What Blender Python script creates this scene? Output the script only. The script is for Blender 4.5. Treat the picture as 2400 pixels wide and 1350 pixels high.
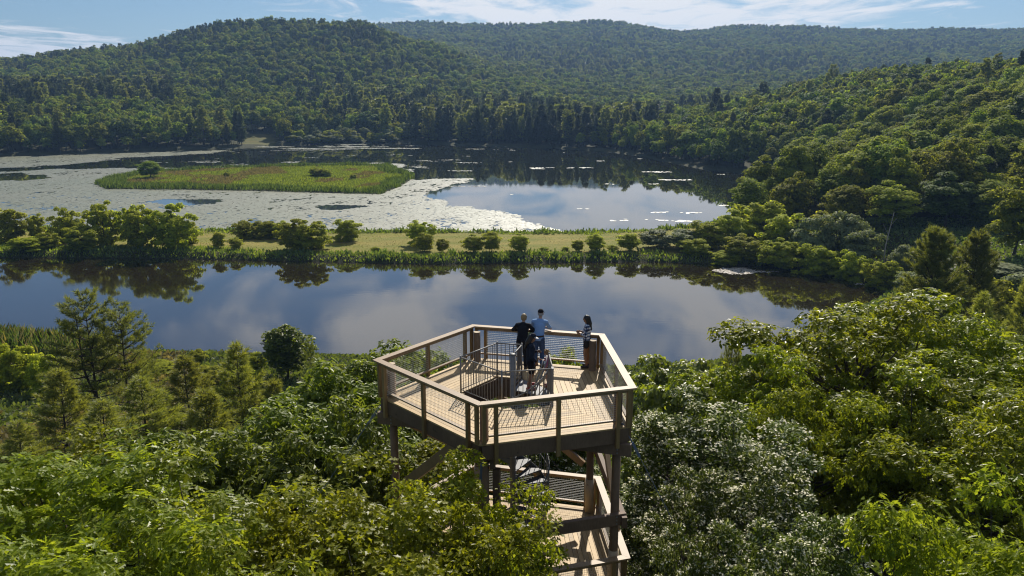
import bpy, bmesh, math, random
import numpy as np
from mathutils import Vector, Matrix

random.seed(7)
RNG = np.random.default_rng(11)
for o in list(bpy.data.objects):
    bpy.data.objects.remove(o)
SC = bpy.context.scene
COL = SC.collection
R = math.radians

# ------------------------------------------------------------------ camera
CAM_H = 40.0
PITCH = R(13.42)
cam_data = bpy.data.cameras.new('camera')
cam_data.sensor_width = 36.0
cam_data.lens = 28.8
cam_data.clip_start = 0.1
cam_data.clip_end = 20000.0
cam = bpy.data.objects.new('camera', cam_data)
COL.objects.link(cam)
cam.location = (0, 0, CAM_H)
cam.rotation_euler = (math.pi / 2 - PITCH, 0, 0)
SC.camera = cam

# ------------------------------------------------------------------ sky, sun, exposure
SUN_EL, SUN_AZ = R(38.5), R(10.0)        # azimuth measured from +Y towards +X
world = bpy.data.worlds.new('World')
SC.world = world
world.use_nodes = True
wn, wl = world.node_tree.nodes, world.node_tree.links
wn.clear()
w_out = wn.new('ShaderNodeOutputWorld')
w_bg = wn.new('ShaderNodeBackground')
w_bg.inputs['Strength'].default_value = 0.056
sky = wn.new('ShaderNodeTexSky')
sky.sky_type = 'NISHITA'
sky.sun_disc = False
sky.sun_elevation = SUN_EL
sky.sun_rotation = SUN_AZ
sky.altitude = 100
sky.air_density = 1.0
sky.dust_density = 0.4
sky.ozone_density = 2.0
# cirrus: streaks on a high flat layer, seen in perspective towards the horizon
tc = wn.new('ShaderNodeTexCoord')
sep = wn.new('ShaderNodeSeparateXYZ')
wl.new(tc.outputs['Generated'], sep.inputs[0])


def wmath(op, a, b=None, c=None):
    n = wn.new('ShaderNodeMath')
    n.operation = op
    for i, v in enumerate((a, b, c)):
        if v is None:
            continue
        if isinstance(v, (int, float)):
            n.inputs[i].default_value = v
        else:
            wl.new(v, n.inputs[i])
    return n.outputs[0]


zc = wmath('ADD', wmath('MAXIMUM', sep.outputs['Z'], 0.0), 0.035)
cx = wmath('DIVIDE', sep.outputs['X'], zc)
cy = wmath('DIVIDE', sep.outputs['Y'], zc)
comb = wn.new('ShaderNodeCombineXYZ')
wl.new(cx, comb.inputs[0])
wl.new(cy, comb.inputs[1])


def wnoise(scale, rot, loc, sc, detail=6, rough=0.6, dist=0.0):
    m = wn.new('ShaderNodeMapping')
    m.inputs['Rotation'].default_value = (0, 0, R(rot))
    m.inputs['Location'].default_value = loc
    m.inputs['Scale'].default_value = sc
    wl.new(comb.outputs[0], m.inputs[0])
    n = wn.new('ShaderNodeTexNoise')
    n.inputs['Scale'].default_value = scale
    n.inputs['Detail'].default_value = detail
    n.inputs['Roughness'].default_value = rough
    n.inputs['Distortion'].default_value = dist
    wl.new(m.outputs[0], n.inputs['Vector'])
    return n.outputs['Fac']


def wramp(v, a, b):
    n = wn.new('ShaderNodeMapRange')
    n.interpolation_type = 'SMOOTHSTEP'
    n.inputs['From Min'].default_value = a
    n.inputs['From Max'].default_value = b
    wl.new(v, n.inputs['Value'])
    return n.outputs[0]


streak = wnoise(1.9, 20, (1.7, 0.4, 0), (1.0, 0.5, 1), 7, 0.60, 0.6)
bank = wnoise(0.16, -8, (0.35, 3.1, 0), (1.0, 0.45, 1), 3, 0.5, 0.3)
# broad banks of cirrus drawn out along one direction, one bank about every nine units
band = wmath('MULTIPLY_ADD', wmath('COSINE', wmath('MULTIPLY', wmath('ADD', cx, wmath('MULTIPLY_ADD', cy, -0.13, -0.1)), 0.70)), 0.5, 0.5)
cover = wmath('ADD', wmath('MULTIPLY', band, 0.58), wmath('MULTIPLY', bank, 0.5))
dens = wmath('ADD', wmath('MULTIPLY', streak, 0.85), wmath('MULTIPLY', cover, 0.55))
dens = wmath('ADD', dens, wmath('MULTIPLY_ADD', wmath('MINIMUM', cy, 14.0), 0.020, -0.05))
cloud = wmath('MULTIPLY', wmath('MULTIPLY', wramp(dens, 0.765, 0.985), 0.92), wramp(sep.outputs['Z'], -0.01, 0.03))
mixc = wn.new('ShaderNodeMix')
mixc.data_type = 'RGBA'
wl.new(cloud, mixc.inputs['Factor'])
tint = wn.new('ShaderNodeMix')
tint.data_type = 'RGBA'
tint.blend_type = 'MULTIPLY'
tint.inputs['Factor'].default_value = 1.0
wl.new(sky.outputs[0], tint.inputs['A'])
tint.inputs['B'].default_value = (0.73, 0.90, 1.09, 1)
wl.new(tint.outputs['Result'], mixc.inputs['A'])
mixc.inputs['B'].default_value = (14.6, 14.3, 14.0, 1)
wl.new(mixc.outputs['Result'], w_bg.inputs['Color'])
wl.new(w_bg.outputs[0], w_out.inputs['Surface'])

sun_data = bpy.data.lights.new('sun', 'SUN')
sun_data.energy = 5.0
sun_data.angle = R(0.53)
sun_data.color = (1.0, 0.93, 0.82)
sun = bpy.data.objects.new('sun', sun_data)
COL.objects.link(sun)
sdir = Vector((math.sin(SUN_AZ) * math.cos(SUN_EL), math.cos(SUN_AZ) * math.cos(SUN_EL), math.sin(SUN_EL)))
sun.rotation_euler = sdir.to_track_quat('Z', 'Y').to_euler()
sun.location = (0, 0, 300)

SC.view_settings.view_transform = 'Standard'
SC.view_settings.look = 'None'
SC.view_settings.gamma = 1.0
SC.view_settings.use_curve_mapping = False
SC.view_settings.exposure = 0.2
SC.render.engine = 'CYCLES'
cy_ = SC.cycles
cy_.max_bounces = 7
cy_.diffuse_bounces = 3
cy_.glossy_bounces = 3
cy_.transmission_bounces = 4
cy_.transparent_max_bounces = 8
cy_.volume_bounces = 0
cy_.caustics_reflective = False
cy_.caustics_refractive = False
cy_.use_denoising = True
cy_.filter_width = 1.15
cy_.sample_clamp_indirect = 6.0

# ------------------------------------------------------------------ measuring helpers (photo pixel -> place in the world)
F_PX = 1920.0
CP, SP = math.cos(PITCH), math.sin(PITCH)


def ray(px, py):
    u = (px - 1200) / F_PX
    v = (675 - py) / F_PX
    return np.array([u, CP + v * SP, -SP + v * CP])


def at_z(px, py, z=0.0):
    r = ray(px, py)
    return np.array([0, 0, CAM_H]) + r * ((z - CAM_H) / r[2])


def at_d(px, py, d):
    r = ray(px, py)
    return np.array([0, 0, CAM_H]) + r * (d / r[1])


# ------------------------------------------------------------------ object helpers
def tag(o, label=None, cat=None, group=None, kind=None):
    if label:
        o['label'] = label
    if cat:
        o['category'] = cat
    if group:
        o['group'] = group
    if kind:
        o['kind'] = kind
    return o


def link(name, me, parent=None, mat=None, loc=None):
    o = bpy.data.objects.new(name, me)
    COL.objects.link(o)
    if parent is not None:
        o.parent = parent
    if mat is not None and me is not None and not me.materials:
        me.materials.append(mat)
    if loc is not None:
        o.location = loc
    return o


def empty(name, loc=(0, 0, 0)):
    o = bpy.data.objects.new(name, None)
    o.empty_display_size = 0.2
    COL.objects.link(o)
    o.location = loc
    return o


def np_mesh(name, verts, loops, starts, totals, mats=(), mat_idx=None, smooth=False):
    me = bpy.data.meshes.new(name)
    me.vertices.add(len(verts))
    me.vertices.foreach_set('co', np.ascontiguousarray(verts, dtype=np.float32).ravel())
    me.loops.add(len(loops))
    me.loops.foreach_set('vertex_index', np.ascontiguousarray(loops, dtype=np.int32))
    me.polygons.add(len(starts))
    me.polygons.foreach_set('loop_start', np.ascontiguousarray(starts, dtype=np.int32))
    me.polygons.foreach_set('loop_total', np.ascontiguousarray(totals, dtype=np.int32))
    for m in mats:
        me.materials.append(m)
    if mat_idx is not None:
        me.polygons.foreach_set('material_index', np.ascontiguousarray(mat_idx, dtype=np.int32))
    if smooth:
        me.polygons.foreach_set('use_smooth', np.ones(len(starts), dtype=bool))
    me.update(calc_edges=True)
    return me


class MB:
    """collects vertices and faces of one mesh"""

    def __init__(self):
        self.v, self.f, self.m = [], [], []

    def add(self, vs, fs, mi=0):
        b = len(self.v)
        self.v.extend([tuple(map(float, q)) for q in vs])
        self.f.extend([tuple(b + i for i in f) for f in fs])
        self.m.extend([mi] * len(fs))

    def beam(self, p0, p1, w, h, up=(0, 0, 1), ch=0.006, mi=0):
        p0, p1 = Vector(p0), Vector(p1)
        d = (p1 - p0).normalized()
        u = Vector(up)
        x = d.cross(u)
        if x.length < 1e-4:
            x = d.cross(Vector((0, 1, 0)))
        x.normalize()
        z = x.cross(d).normalized()
        a, b = w / 2, h / 2
        c = min(ch, a * .5, b * .5)
        sec = [(-a, -b + c), (-a + c, -b), (a - c, -b), (a, -b + c), (a, b - c), (a - c, b), (-a + c, b), (-a, b - c)]
        vs = [p0 + x * s + z * t for s, t in sec] + [p1 + x * s + z * t for s, t in sec]
        fs = [(i, (i + 1) % 8, 8 + (i + 1) % 8, 8 + i) for i in range(8)]
        fs += [tuple(range(7, -1, -1)), tuple(range(8, 16))]
        self.add(vs, fs, mi)

    def prism(self, poly, z0, z1, mi=0):
        n = len(poly)
        a = sum(poly[i][0] * poly[(i + 1) % n][1] - poly[(i + 1) % n][0] * poly[i][1] for i in range(n))
        if a < 0:
            poly = poly[::-1]
        vs = [(p[0], p[1], z0) for p in poly] + [(p[0], p[1], z1) for p in poly]
        fs = [(i, (i + 1) % n, n + (i + 1) % n, n + i) for i in range(n)]
        fs += [tuple(range(n - 1, -1, -1)), tuple(range(n, 2 * n))]
        self.add(vs, fs, mi)

    def tube(self, pts, rads, n=8, mi=0, caps=True):
        pts = [Vector(p) for p in pts]
        if isinstance(rads, (int, float)):
            rads = [rads] * len(pts)
        rings = []
        ref = None
        for i, p in enumerate(pts):
            if i == 0:
                d = pts[1] - p
            elif i == len(pts) - 1:
                d = p - pts[i - 1]
            else:
                d = pts[i + 1] - pts[i - 1]
            d.normalize()
            if ref is None:
                ref = d.orthogonal().normalized()
            x = (ref - d * ref.dot(d))
            if x.length < 1e-4:
                x = d.orthogonal()
            x.normalize()
            ref = x
            y = d.cross(x)
            rings.append([p + (x * math.cos(t) + y * math.sin(t)) * rads[i] for t in [k * 2 * math.pi / n for k in range(n)]])
        vs = [q for r_ in rings for q in r_]
        fs = []
        for i in range(len(pts) - 1):
            for k in range(n):
                fs.append((i * n + k, i * n + (k + 1) % n, (i + 1) * n + (k + 1) % n, (i + 1) * n + k))
        if caps:
            fs.append(tuple(range(n - 1, -1, -1)))
            fs.append(tuple(range((len(pts) - 1) * n, len(pts) * n)))
        self.add(vs, fs, mi)

    def mesh(self, name, mats=(), smooth=False):
        me = bpy.data.meshes.new(name)
        me.from_pydata(self.v, [], self.f)
        for m in mats:
            me.materials.append(m)
        if len(mats) > 1:
            me.polygons.foreach_set('material_index', self.m)
        if smooth:
            me.polygons.foreach_set('use_smooth', [True] * len(self.f))
        me.update()
        return me

    def build(self, name, mat, parent=None, smooth=False):
        return link(name, self.mesh(name, (mat,), smooth), parent)


# ------------------------------------------------------------------ materials
def new_mat(name):
    m = bpy.data.materials.new(name)
    m.use_nodes = True
    n, l = m.node_tree.nodes, m.node_tree.links
    b = n['Principled BSDF']
    return m, n, l, b


def mix_rgb(n, l, fac, a, b, blend='MIX'):
    x = n.new('ShaderNodeMix')
    x.data_type = 'RGBA'
    x.blend_type = blend
    for s, v in (('Factor', fac), ('A', a), ('B', b)):
        if isinstance(v, (int, float)):
            x.inputs[s].default_value = v
        elif isinstance(v, (tuple, list)):
            x.inputs[s].default_value = (*v[:3], 1)
        else:
            l.new(v, x.inputs[s])
    return x.outputs['Result']


def noise(n, l, scale, detail=4, rough=0.55, vec=None, mscale=None, coord='Object'):
    t = n.new('ShaderNodeTexCoord')
    x = n.new('ShaderNodeTexNoise')
    x.inputs['Scale'].default_value = scale
    x.inputs['Detail'].default_value = detail
    x.inputs['Roughness'].default_value = rough
    src = t.outputs[coord] if vec is None else vec
    if mscale:
        mp = n.new('ShaderNodeMapping')
        mp.inputs['Scale'].default_value = mscale
        l.new(src, mp.inputs[0])
        src = mp.outputs[0]
    l.new(src, x.inputs['Vector'])
    return x.outputs['Fac']


def ramp(n, l, v, a, b, lo=0.0, hi=1.0):
    x = n.new('ShaderNodeMapRange')
    x.inputs['From Min'].default_value = a
    x.inputs['From Max'].default_value = b
    x.inputs['To Min'].default_value = lo
    x.inputs['To Max'].default_value = hi
    l.new(v, x.inputs['Value'])
    return x.outputs[0]


def plain(name, col, rough=0.7, var=0.25, scale=6.0, metal=0.0, bump=0.0, spec=0.5):
    m, n, l, b = new_mat(name)
    f = noise(n, l, scale)
    c2 = tuple(min(1, c * (1 + var)) for c in col)
    c1 = tuple(c * (1 - var) for c in col)
    l.new(mix_rgb(n, l, ramp(n, l, f, .3, .7), c1, c2), b.inputs['Base Color'])
    b.inputs['Roughness'].default_value = rough
    b.inputs['Metallic'].default_value = metal
    b.inputs['Specular IOR Level'].default_value = spec
    if bump:
        bp = n.new('ShaderNodeBump')
        bp.inputs['Strength'].default_value = bump
        bp.inputs['Distance'].default_value = 0.01
        l.new(noise(n, l, scale * 4, 5), bp.inputs['Height'])
        l.new(bp.outputs[0], b.inputs['Normal'])
    return m


def wood(name, c1, c2, rough=0.62, tint=0.25):
    """sawn timber: per-board tint, long grain, knots and weather stains"""
    m, n, l, b = new_mat(name)
    oi = n.new('ShaderNodeObjectInfo')
    geo = n.new('ShaderNodeNewGeometry')
    t = n.new('ShaderNodeTexCoord')
    off = n.new('ShaderNodeVectorMath')
    off.operation = 'MULTIPLY_ADD'
    l.new(oi.outputs['Random'], off.inputs[0])
    off.inputs[1].default_value = (37, 51, 23)
    l.new(t.outputs['Object'], off.inputs[2])
    big = noise(n, l, 1.6, 5, .6, vec=off.outputs[0])
    fine = noise(n, l, 28, 4, .6, vec=off.outputs[0], mscale=(1, 1, .25))
    c = mix_rgb(n, l, ramp(n, l, big, .3, .7), c1, c2)
    c = mix_rgb(n, l, ramp(n, l, fine, .35, .7, 0, .45), c, tuple(x * .55 for x in c1))
    kn = noise(n, l, 5.5, 2, .5, vec=off.outputs[0])
    c = mix_rgb(n, l, ramp(n, l, kn, .70, .76, 0, .6), c, tuple(x * .35 for x in c1))
    hv = n.new('ShaderNodeHueSaturation')
    l.new(c, hv.inputs['Color'])
    l.new(ramp(n, l, oi.outputs['Random'], 0, 1, 1 - tint, 1 + tint), hv.inputs['Value'])
    l.new(hv.outputs[0], b.inputs['Base Color'])
    b.inputs['Roughness'].default_value = rough
    b.inputs['Specular IOR Level'].default_value = 0.5
    bp = n.new('ShaderNodeBump')
    bp.inputs['Strength'].default_value = .25
    bp.inputs['Distance'].default_value = .004
    l.new(fine, bp.inputs['Height'])
    l.new(bp.outputs[0], b.inputs['Normal'])
    return m


def leaf(name, col, back=None, trans=0.42, rough=0.45, spec=0.5, var=0.3, hue=0.02, tr_col=None, fleck=None, ovar=.2):
    """thin leaf: glossy upper face, light shining through, tint per leaf and per tree"""
    m, n, l, b = new_mat(name)
    geo = n.new('ShaderNodeNewGeometry')
    oi = n.new('ShaderNodeObjectInfo')
    base = mix_rgb(n, l, geo.outputs['Backfacing'], col, back if back else tuple(min(1, c * 1.25 + .01) for c in col))
    if fleck:                                # some leaves turn their pale underside up
        wn_ = n.new('ShaderNodeTexWhiteNoise')
        wn_.noise_dimensions = '1D'
        l.new(geo.outputs['Random Per Island'], wn_.inputs['W'])
        base = mix_rgb(n, l, ramp(n, l, wn_.outputs['Value'], fleck[0], fleck[0] + .03), base, fleck[1])
    hv = n.new('ShaderNodeHueSaturation')
    l.new(base, hv.inputs['Color'])
    s = n.new('ShaderNodeMath')
    s.operation = 'ADD'
    l.new(ramp(n, l, geo.outputs['Random Per Island'], 0, 1, 1 - var, 1 + var), s.inputs[0])
    l.new(ramp(n, l, oi.outputs['Random'], 0, 1, -ovar, ovar), s.inputs[1])
    l.new(s.outputs[0], hv.inputs['Value'])
    h2 = n.new('ShaderNodeMath')
    h2.operation = 'ADD'
    l.new(ramp(n, l, geo.outputs['Random Per Island'], 0, 1, .5 + hue * .6, .5 - hue * .6), h2.inputs[0])
    l.new(ramp(n, l, oi.outputs['Random'], 0, 1, -hue * .45, hue * .45), h2.inputs[1])
    l.new(h2.outputs[0], hv.inputs['Hue'])
    l.new(hv.outputs[0], b.inputs['Base Color'])
    b.inputs['Roughness'].default_value = rough
    b.inputs['Specular IOR Level'].default_value = spec
    tr = n.new('ShaderNodeBsdfTranslucent')
    tc_ = tr_col or (1.55, 1.5, .6)
    # reflected and transmitted light are both a share of the leaf colour
    l.new(mix_rgb(n, l, 1.0, hv.outputs[0], tuple(c * trans * 1.7 for c in tc_), 'MULTIPLY'), tr.inputs['Color'])
    mx = n.new('ShaderNodeAddShader')
    l.new(b.outputs[0], mx.inputs[0])
    l.new(tr.outputs[0], mx.inputs[1])
    l.new(mx.outputs[0], n['Material Output'].inputs['Surface'])
    return m


M = {}
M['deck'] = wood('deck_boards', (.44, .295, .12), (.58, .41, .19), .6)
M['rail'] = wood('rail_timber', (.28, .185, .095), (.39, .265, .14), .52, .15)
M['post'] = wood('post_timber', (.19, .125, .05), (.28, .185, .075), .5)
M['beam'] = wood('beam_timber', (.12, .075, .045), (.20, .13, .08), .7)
M['log'] = wood('log_timber', (.17, .10, .042), (.25, .15, .07), .6)
M['endgrain'] = wood('end_grain', (.50, .40, .26), (.62, .50, .34), .7)
M['steel'] = plain('galvanised_steel', (.22, .215, .205), .55, .15, 9, .3)
M['plate'] = plain('steel_plate', (.17, .175, .185), .6, .15, 5, .1)
M['wire'] = plain('wire_mesh_steel', (.62, .62, .60), .45, .1, 9, .2)
M['cable'] = plain('cable_steel', (.12, .17, .26), .4, .15, 9, .5)
M['bark'] = plain('bark', (.075, .058, .045), .9, .45, 5, 0, .6, .2)
M['bark_grey'] = plain('grey_bark', (.16, .14, .125), .9, .35, 5, 0, .5, .2)
M['deadwood'] = plain('dead_wood', (.34, .31, .27), .85, .25, 6, 0, .4, .2)

M['oak'] = leaf('oak_leaf', (.092, .112, .006), back=(.12, .14, .016), trans=.58, rough=.38, spec=.1)
M['maple'] = leaf('maple_leaf', (.108, .118, .006), back=(.12, .13, .014), trans=.58, rough=.4, spec=.1)
M['pale'] = leaf('pale_leaf', (.066, .090, .012), back=(.08, .10, .03), trans=.30, rough=.45, spec=.12, tr_col=(1.3, 1.3, .6), fleck=(.88, (.30, .32, .20)))
M['shrub'] = leaf('hickory_leaf', (.080, .102, .008), back=(.10, .125, .025), trans=.50, rough=.48, spec=.2)
M['big_oak'] = leaf('big_oak_leaf', (.094, .112, .006), back=(.115, .13, .014), trans=.62, rough=.38, spec=.1)
M['lime'] = leaf('lime_leaf', (.10, .125, .010), trans=.45)
M['mid'] = leaf('hill_leaf', (.096, .124, .012), trans=.40, rough=.75, spec=.03, hue=.025, ovar=.34)
M['mid_y'] = leaf('yellow_green_hill_leaf', (.120, .134, .012), trans=.42, rough=.75, spec=.03, hue=.02, ovar=.3)
M['mid_d'] = leaf('dark_hill_leaf', (.062, .092, .016), trans=.32, rough=.7, spec=.05, hue=.02, ovar=.3)
M['levee'] = leaf('bush_leaf', (.145, .158, .010), trans=.66, rough=.75, spec=.04, hue=.02)
M['sumac'] = leaf('silvery_leaf', (.120, .140, .060), trans=.28, rough=.7, spec=.1, hue=.02)
M['pine'] = leaf('pine_needles', (.100, .116, .024), trans=.50, rough=.5, spec=.35, tr_col=(1.5, 1.4, .6))
M['pine_dark'] = leaf('dark_pine_needles', (.042, .054, .022), trans=.3, rough=.55, spec=.3, tr_col=(1.3, 1.3, .6))
M['pine_soft'] = leaf('soft_pine_needles', (.122, .134, .024), trans=.52, rough=.5, spec=.3, tr_col=(1.5, 1.4, .6))
M['grass'] = leaf('tall_grass', (.100, .130, .016), trans=.45, rough=.6, spec=.25)
M['reed'] = leaf('reed_blades', (.060, .085, .016), trans=.35, rough=.6, spec=.25)
M['dryreed'] = leaf('dry_reed', (.130, .116, .052), trans=.35, rough=.7, spec=.1, tr_col=(1.3, 1.2, .5))
M['fern'] = leaf('wetland_green', (.072, .100, .022), trans=.36, rough=.55, spec=.3)

M['blossom'] = leaf('white_blossom', (.71, .68, .50), back=(.65, .62, .46), trans=.15, rough=.8, spec=.05, var=.15, hue=.01, tr_col=(1, 1, .9), ovar=.08)

# ------------------------------------------------------------------ terrain
def wpoly(pts, z=0.0):
    return np.array([at_z(x, y, z)[:2] for x, y in pts])


RIVER = np.vstack([
    [[-700, 203]],
    wpoly([(-300, 600), (0, 603), (400, 606), (740, 613), (1000, 619), (1300, 615), (1500, 613), (1700, 619),
           (1900, 633), (2040, 653), (2095, 670), (2060, 700), (1950, 750), (1760, 840), (1500, 866), (1200, 862), (900, 840),
           (520, 833), (340, 828), (150, 806), (0, 788), (-300, 770)]),
    [[-700, 128]]])
LAKE = np.vstack([
    [[-700, 245]],
    wpoly([(-300, 545), (0, 540), (300, 542), (480, 545), (640, 547), (800, 549), (1050, 549), (1340, 552), (1500, 546),
           (1600, 540), (1690, 525), (1760, 500), (1830, 445), (1800, 412), (1640, 395), (1560, 379), (1500, 366), (1430, 356),
           (1300, 347), (1100, 341), (960, 336), (760, 338), (640, 340), (560, 347), (400, 354), (200, 360), (0, 366), (-300, 378)]),
    [[-700, 480]]])
ISLAND = wpoly([(222, 428), (290, 412), (340, 404), (480, 397), (640, 391), (800, 388), (915, 389), (928, 398), (972, 412), (955, 425),
                (930, 440), (890, 455), (760, 452), (600, 447), (420, 444), (250, 443)])


def sdist(P, poly):
    """signed distance to a polygon, negative inside"""
    n = len(poly)
    d2 = np.full(len(P), 1e18)
    ins = np.zeros(len(P), bool)
    for i in range(n):
        a, b = poly[i], poly[(i + 1) % n]
        e = b - a
        w = P - a
        t = np.clip((w @ e) / (e @ e), 0, 1)
        q = w - t[:, None] * e
        d2 = np.minimum(d2, (q * q).sum(1))
        c = (a[1] <= P[:, 1]) != (b[1] <= P[:, 1])
        with np.errstate(divide='ignore', invalid='ignore'):
            xi = a[0] + (P[:, 1] - a[1]) * e[0] / (e[1] if e[1] != 0 else 1e-9)
        ins ^= c & (P[:, 0] < xi)
    return np.where(ins, -1, 1) * np.sqrt(d2)


_perm = np.random.default_rng(3).random((256, 256))


def vnoise(x, y):
    xi, yi = np.floor(x).astype(int), np.floor(y).astype(int)
    fx, fy = x - xi, y - yi
    fx, fy = fx * fx * (3 - 2 * fx), fy * fy * (3 - 2 * fy)
    g = lambda a, b: _perm[a % 256, b % 256]
    return (g(xi, yi) * (1 - fx) + g(xi + 1, yi) * fx) * (1 - fy) + (g(xi, yi + 1) * (1 - fx) + g(xi + 1, yi + 1) * fx) * fy


def fbm(x, y, o=4):
    s, a, t = 0, 1.0, 0
    for k in range(o):
        s = s + a * vnoise(x * 2 ** k + 17 * k, y * 2 ** k + 5 * k)
        t += a
        a *= .5
    return s / t


def sstep(t):
    t = np.clip(t, 0, 1)
    return t * t * (3 - 2 * t)


FD = np.array([430, 520, 560, 650, 750, 900, 1100, 1300, 1600, 2000, 2600, 3000, 4500.])
FC = np.array([-700, 0, 300, 600, 850, 1000, 1200, 1400, 1580, 1750, 2100, 2400, 3100.])
FT = .90 * np.array([
    [0, 0, 6, 20, 28, 34, 56, 80, 70, 60, 60, 60, 60],
    [0, 0, 3, 15, 26, 33, 54, 80, 70, 60, 60, 60, 60],
    [0, 0, 1, 9, 22, 34, 68, 103, 90, 80, 80, 80, 60],
    [0, 0, 0, 1, 15, 34, 88, 147, 125, 130, 215, 180, 60],
    [0, 0, 0, 1, 9, 30, 86, 147, 135, 150, 252, 190, 80],
    [0, 0, 0, 0, 7, 24, 62, 112, 125, 155, 256, 200, 90],
    [0, 0, 0, 0, 5, 17, 40, 62, 88, 150, 257, 200, 90],
    [0, 0, 0, 0, 5, 12, 28, 46, 80, 150, 261, 200, 90],
    [0, 0, 0, 3, 6, 12, 26, 44, 74, 142, 236, 190, 90],
    [0, 0, 2, 6, 8, 14, 28, 46, 78, 148, 251, 190, 90],
    [0, 0, 4, 8, 12, 20, 32, 50, 78, 142, 236, 190, 90],
    [0, 0, 4, 10, 16, 24, 36, 54, 82, 146, 242, 190, 90],
    [0, 0, 4, 10, 16, 24, 36, 54, 82, 142, 232, 190, 90.]])


def far_table(x, y):
    yy = np.clip(y, FD[0], FD[-1])
    pxx = np.clip(1200 + F_PX * x / np.maximum(yy, 1) * 1.0, FC[0], FC[-1])
    ci = np.clip(np.searchsorted(FC, pxx) - 1, 0, len(FC) - 2)
    di = np.clip(np.searchsorted(FD, yy) - 1, 0, len(FD) - 2)
    u = (pxx - FC[ci]) / (FC[ci + 1] - FC[ci])
    v = (yy - FD[di]) / (FD[di + 1] - FD[di])
    u = u * u * (3 - 2 * u)
    return (FT[ci, di] * (1 - u) * (1 - v) + FT[ci + 1, di] * u * (1 - v) + FT[ci, di + 1] * (1 - u) * v + FT[ci + 1, di + 1] * u * v)


def terrain(x, y):
    x, y = np.atleast_1d(np.asarray(x, float)), np.atleast_1d(np.asarray(y, float))
    P = np.stack([x, y], 1)
    sr = sdist(P, RIVER)
    sl = np.maximum(sdist(P, LAKE), -sdist(P, ISLAND))
    sw = np.minimum(sr, sl)
    near = np.interp(y, [-300, -50, 0, 25, 45, 75, 100, 128], [26, 20, 18, 16, 12.5, 7, 3, 1.2])
    right = 7.5 * sstep((x - 70) / 25) * sstep((y - 100) / 60) * sstep((330 - y) / 100)
    hill = np.interp(x, [70, 103, 143, 190, 229, 272, 344], [0, 3, 11, 22, 31, 39, 37]) * sstep(sl / 60) * sstep((y - 215) / 60) * (1 - sstep((y - 650) / 300))
    far = far_table(x, y) * sstep((y - 430) / 90)
    far = far + sstep((y - 620) / 300) * (fbm(x / 260, y / 260) - .5) * np.interp(y, [600, 1000, 2600, 3000], [4, 14, 15, 15])
    h = np.maximum(np.maximum(near, right), np.maximum(hill, far))
    h = np.maximum(h, 1.2) + (fbm(x / 14, y / 14, 3) - .5) * np.clip(sw / 12, 0, 1) * .9
    isl = sdist(P, ISLAND) < 1
    h = np.where(isl, 0.45, h)
    slope = np.where((y > 190) & (y < 260) & (x < 90), .55, .35)
    land = np.minimum(h, .10 + slope * np.maximum(sw, 0))
    bed = np.maximum(-1.5, .10 + .5 * np.minimum(sw, 0))
    return np.where(sw > 0, land, bed), sw


def spaced(*segs):
    out = []
    for a, b, s in segs:
        out.append(np.arange(a, b, s))
    return np.concatenate(out)


gx = spaced((-6000, -700, 250), (-700, -420, 14), (-420, -200, 5), (-200, 200, 2.5), (200, 420, 5), (420, 700, 14), (700, 6001, 250))
gy = spaced((-300, -40, 20), (-40, 100, 4), (100, 248, 1.5), (248, 700, 6), (700, 3000, 25), (3000, 6001, 200))
GX, GY = np.meshgrid(gx, gy)
GZ, GSW = terrain(GX.ravel(), GY.ravel())
nx, ny = len(gx), len(gy)
idx = np.arange(nx * ny).reshape(ny, nx)
quads = np.stack([idx[:-1, :-1], idx[:-1, 1:], idx[1:, 1:], idx[1:, :-1]], -1).reshape(-1, 4)


def in_meadow(x, y, sw):
    lev = (y > 180) & (y < 262) & (x < 62 + (y - 200) * .2) & (sw > 0)
    clear = (np.abs(x + 208 + (y - 680) * .3) < 14) & (y > 640) & (y < 698)
    return lev, clear


lev, clr = in_meadow(GX.ravel(), GY.ravel(), GSW)
zone = np.where(lev, np.clip((GSW - 3.0) / 2.0, 0, 1), 0.0)
zone = np.where(clr, .4, zone)
m, n, l, b = new_mat('ground_soil_and_grass')
at = n.new('ShaderNodeAttribute')
at.attribute_name = 'meadow'
f1 = noise(n, l, .22, 6, .6)
f2 = noise(n, l, 1.3, 5, .65)
soil = mix_rgb(n, l, ramp(n, l, f2, .3, .7), (.030, .036, .012), (.060, .062, .026))
mow = mix_rgb(n, l, ramp(n, l, noise(n, l, .05, 4, .6, mscale=(1, 4, 1)), .38, .62), (.190, .200, .032), (.330, .265, .070))
mow = mix_rgb(n, l, ramp(n, l, f2, .35, .75, 0, .6), mow, (.135, .155, .026))
l.new(mix_rgb(n, l, at.outputs['Fac'], soil, mow), b.inputs['Base Color'])
b.inputs['Roughness'].default_value = .9
b.inputs['Specular IOR Level'].default_value = .15
bp = n.new('ShaderNodeBump')
bp.inputs['Strength'].default_value = .8
bp.inputs['Distance'].default_value = .25
l.new(noise(n, l, 3.0, 6, .7), bp.inputs['Height'])
l.new(bp.outputs[0], b.inputs['Normal'])
M['ground'] = m
me = np_mesh('ground', np.stack([GX.ravel(), GY.ravel(), GZ], 1), quads.ravel(), np.arange(len(quads)) * 4, np.full(len(quads), 4), (M['ground'],), smooth=True)
a = me.attributes.new('meadow', 'FLOAT', 'POINT')
a.data.foreach_set('value', zone.astype(np.float32))
tag(link('ground', me), kind='structure')


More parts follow.
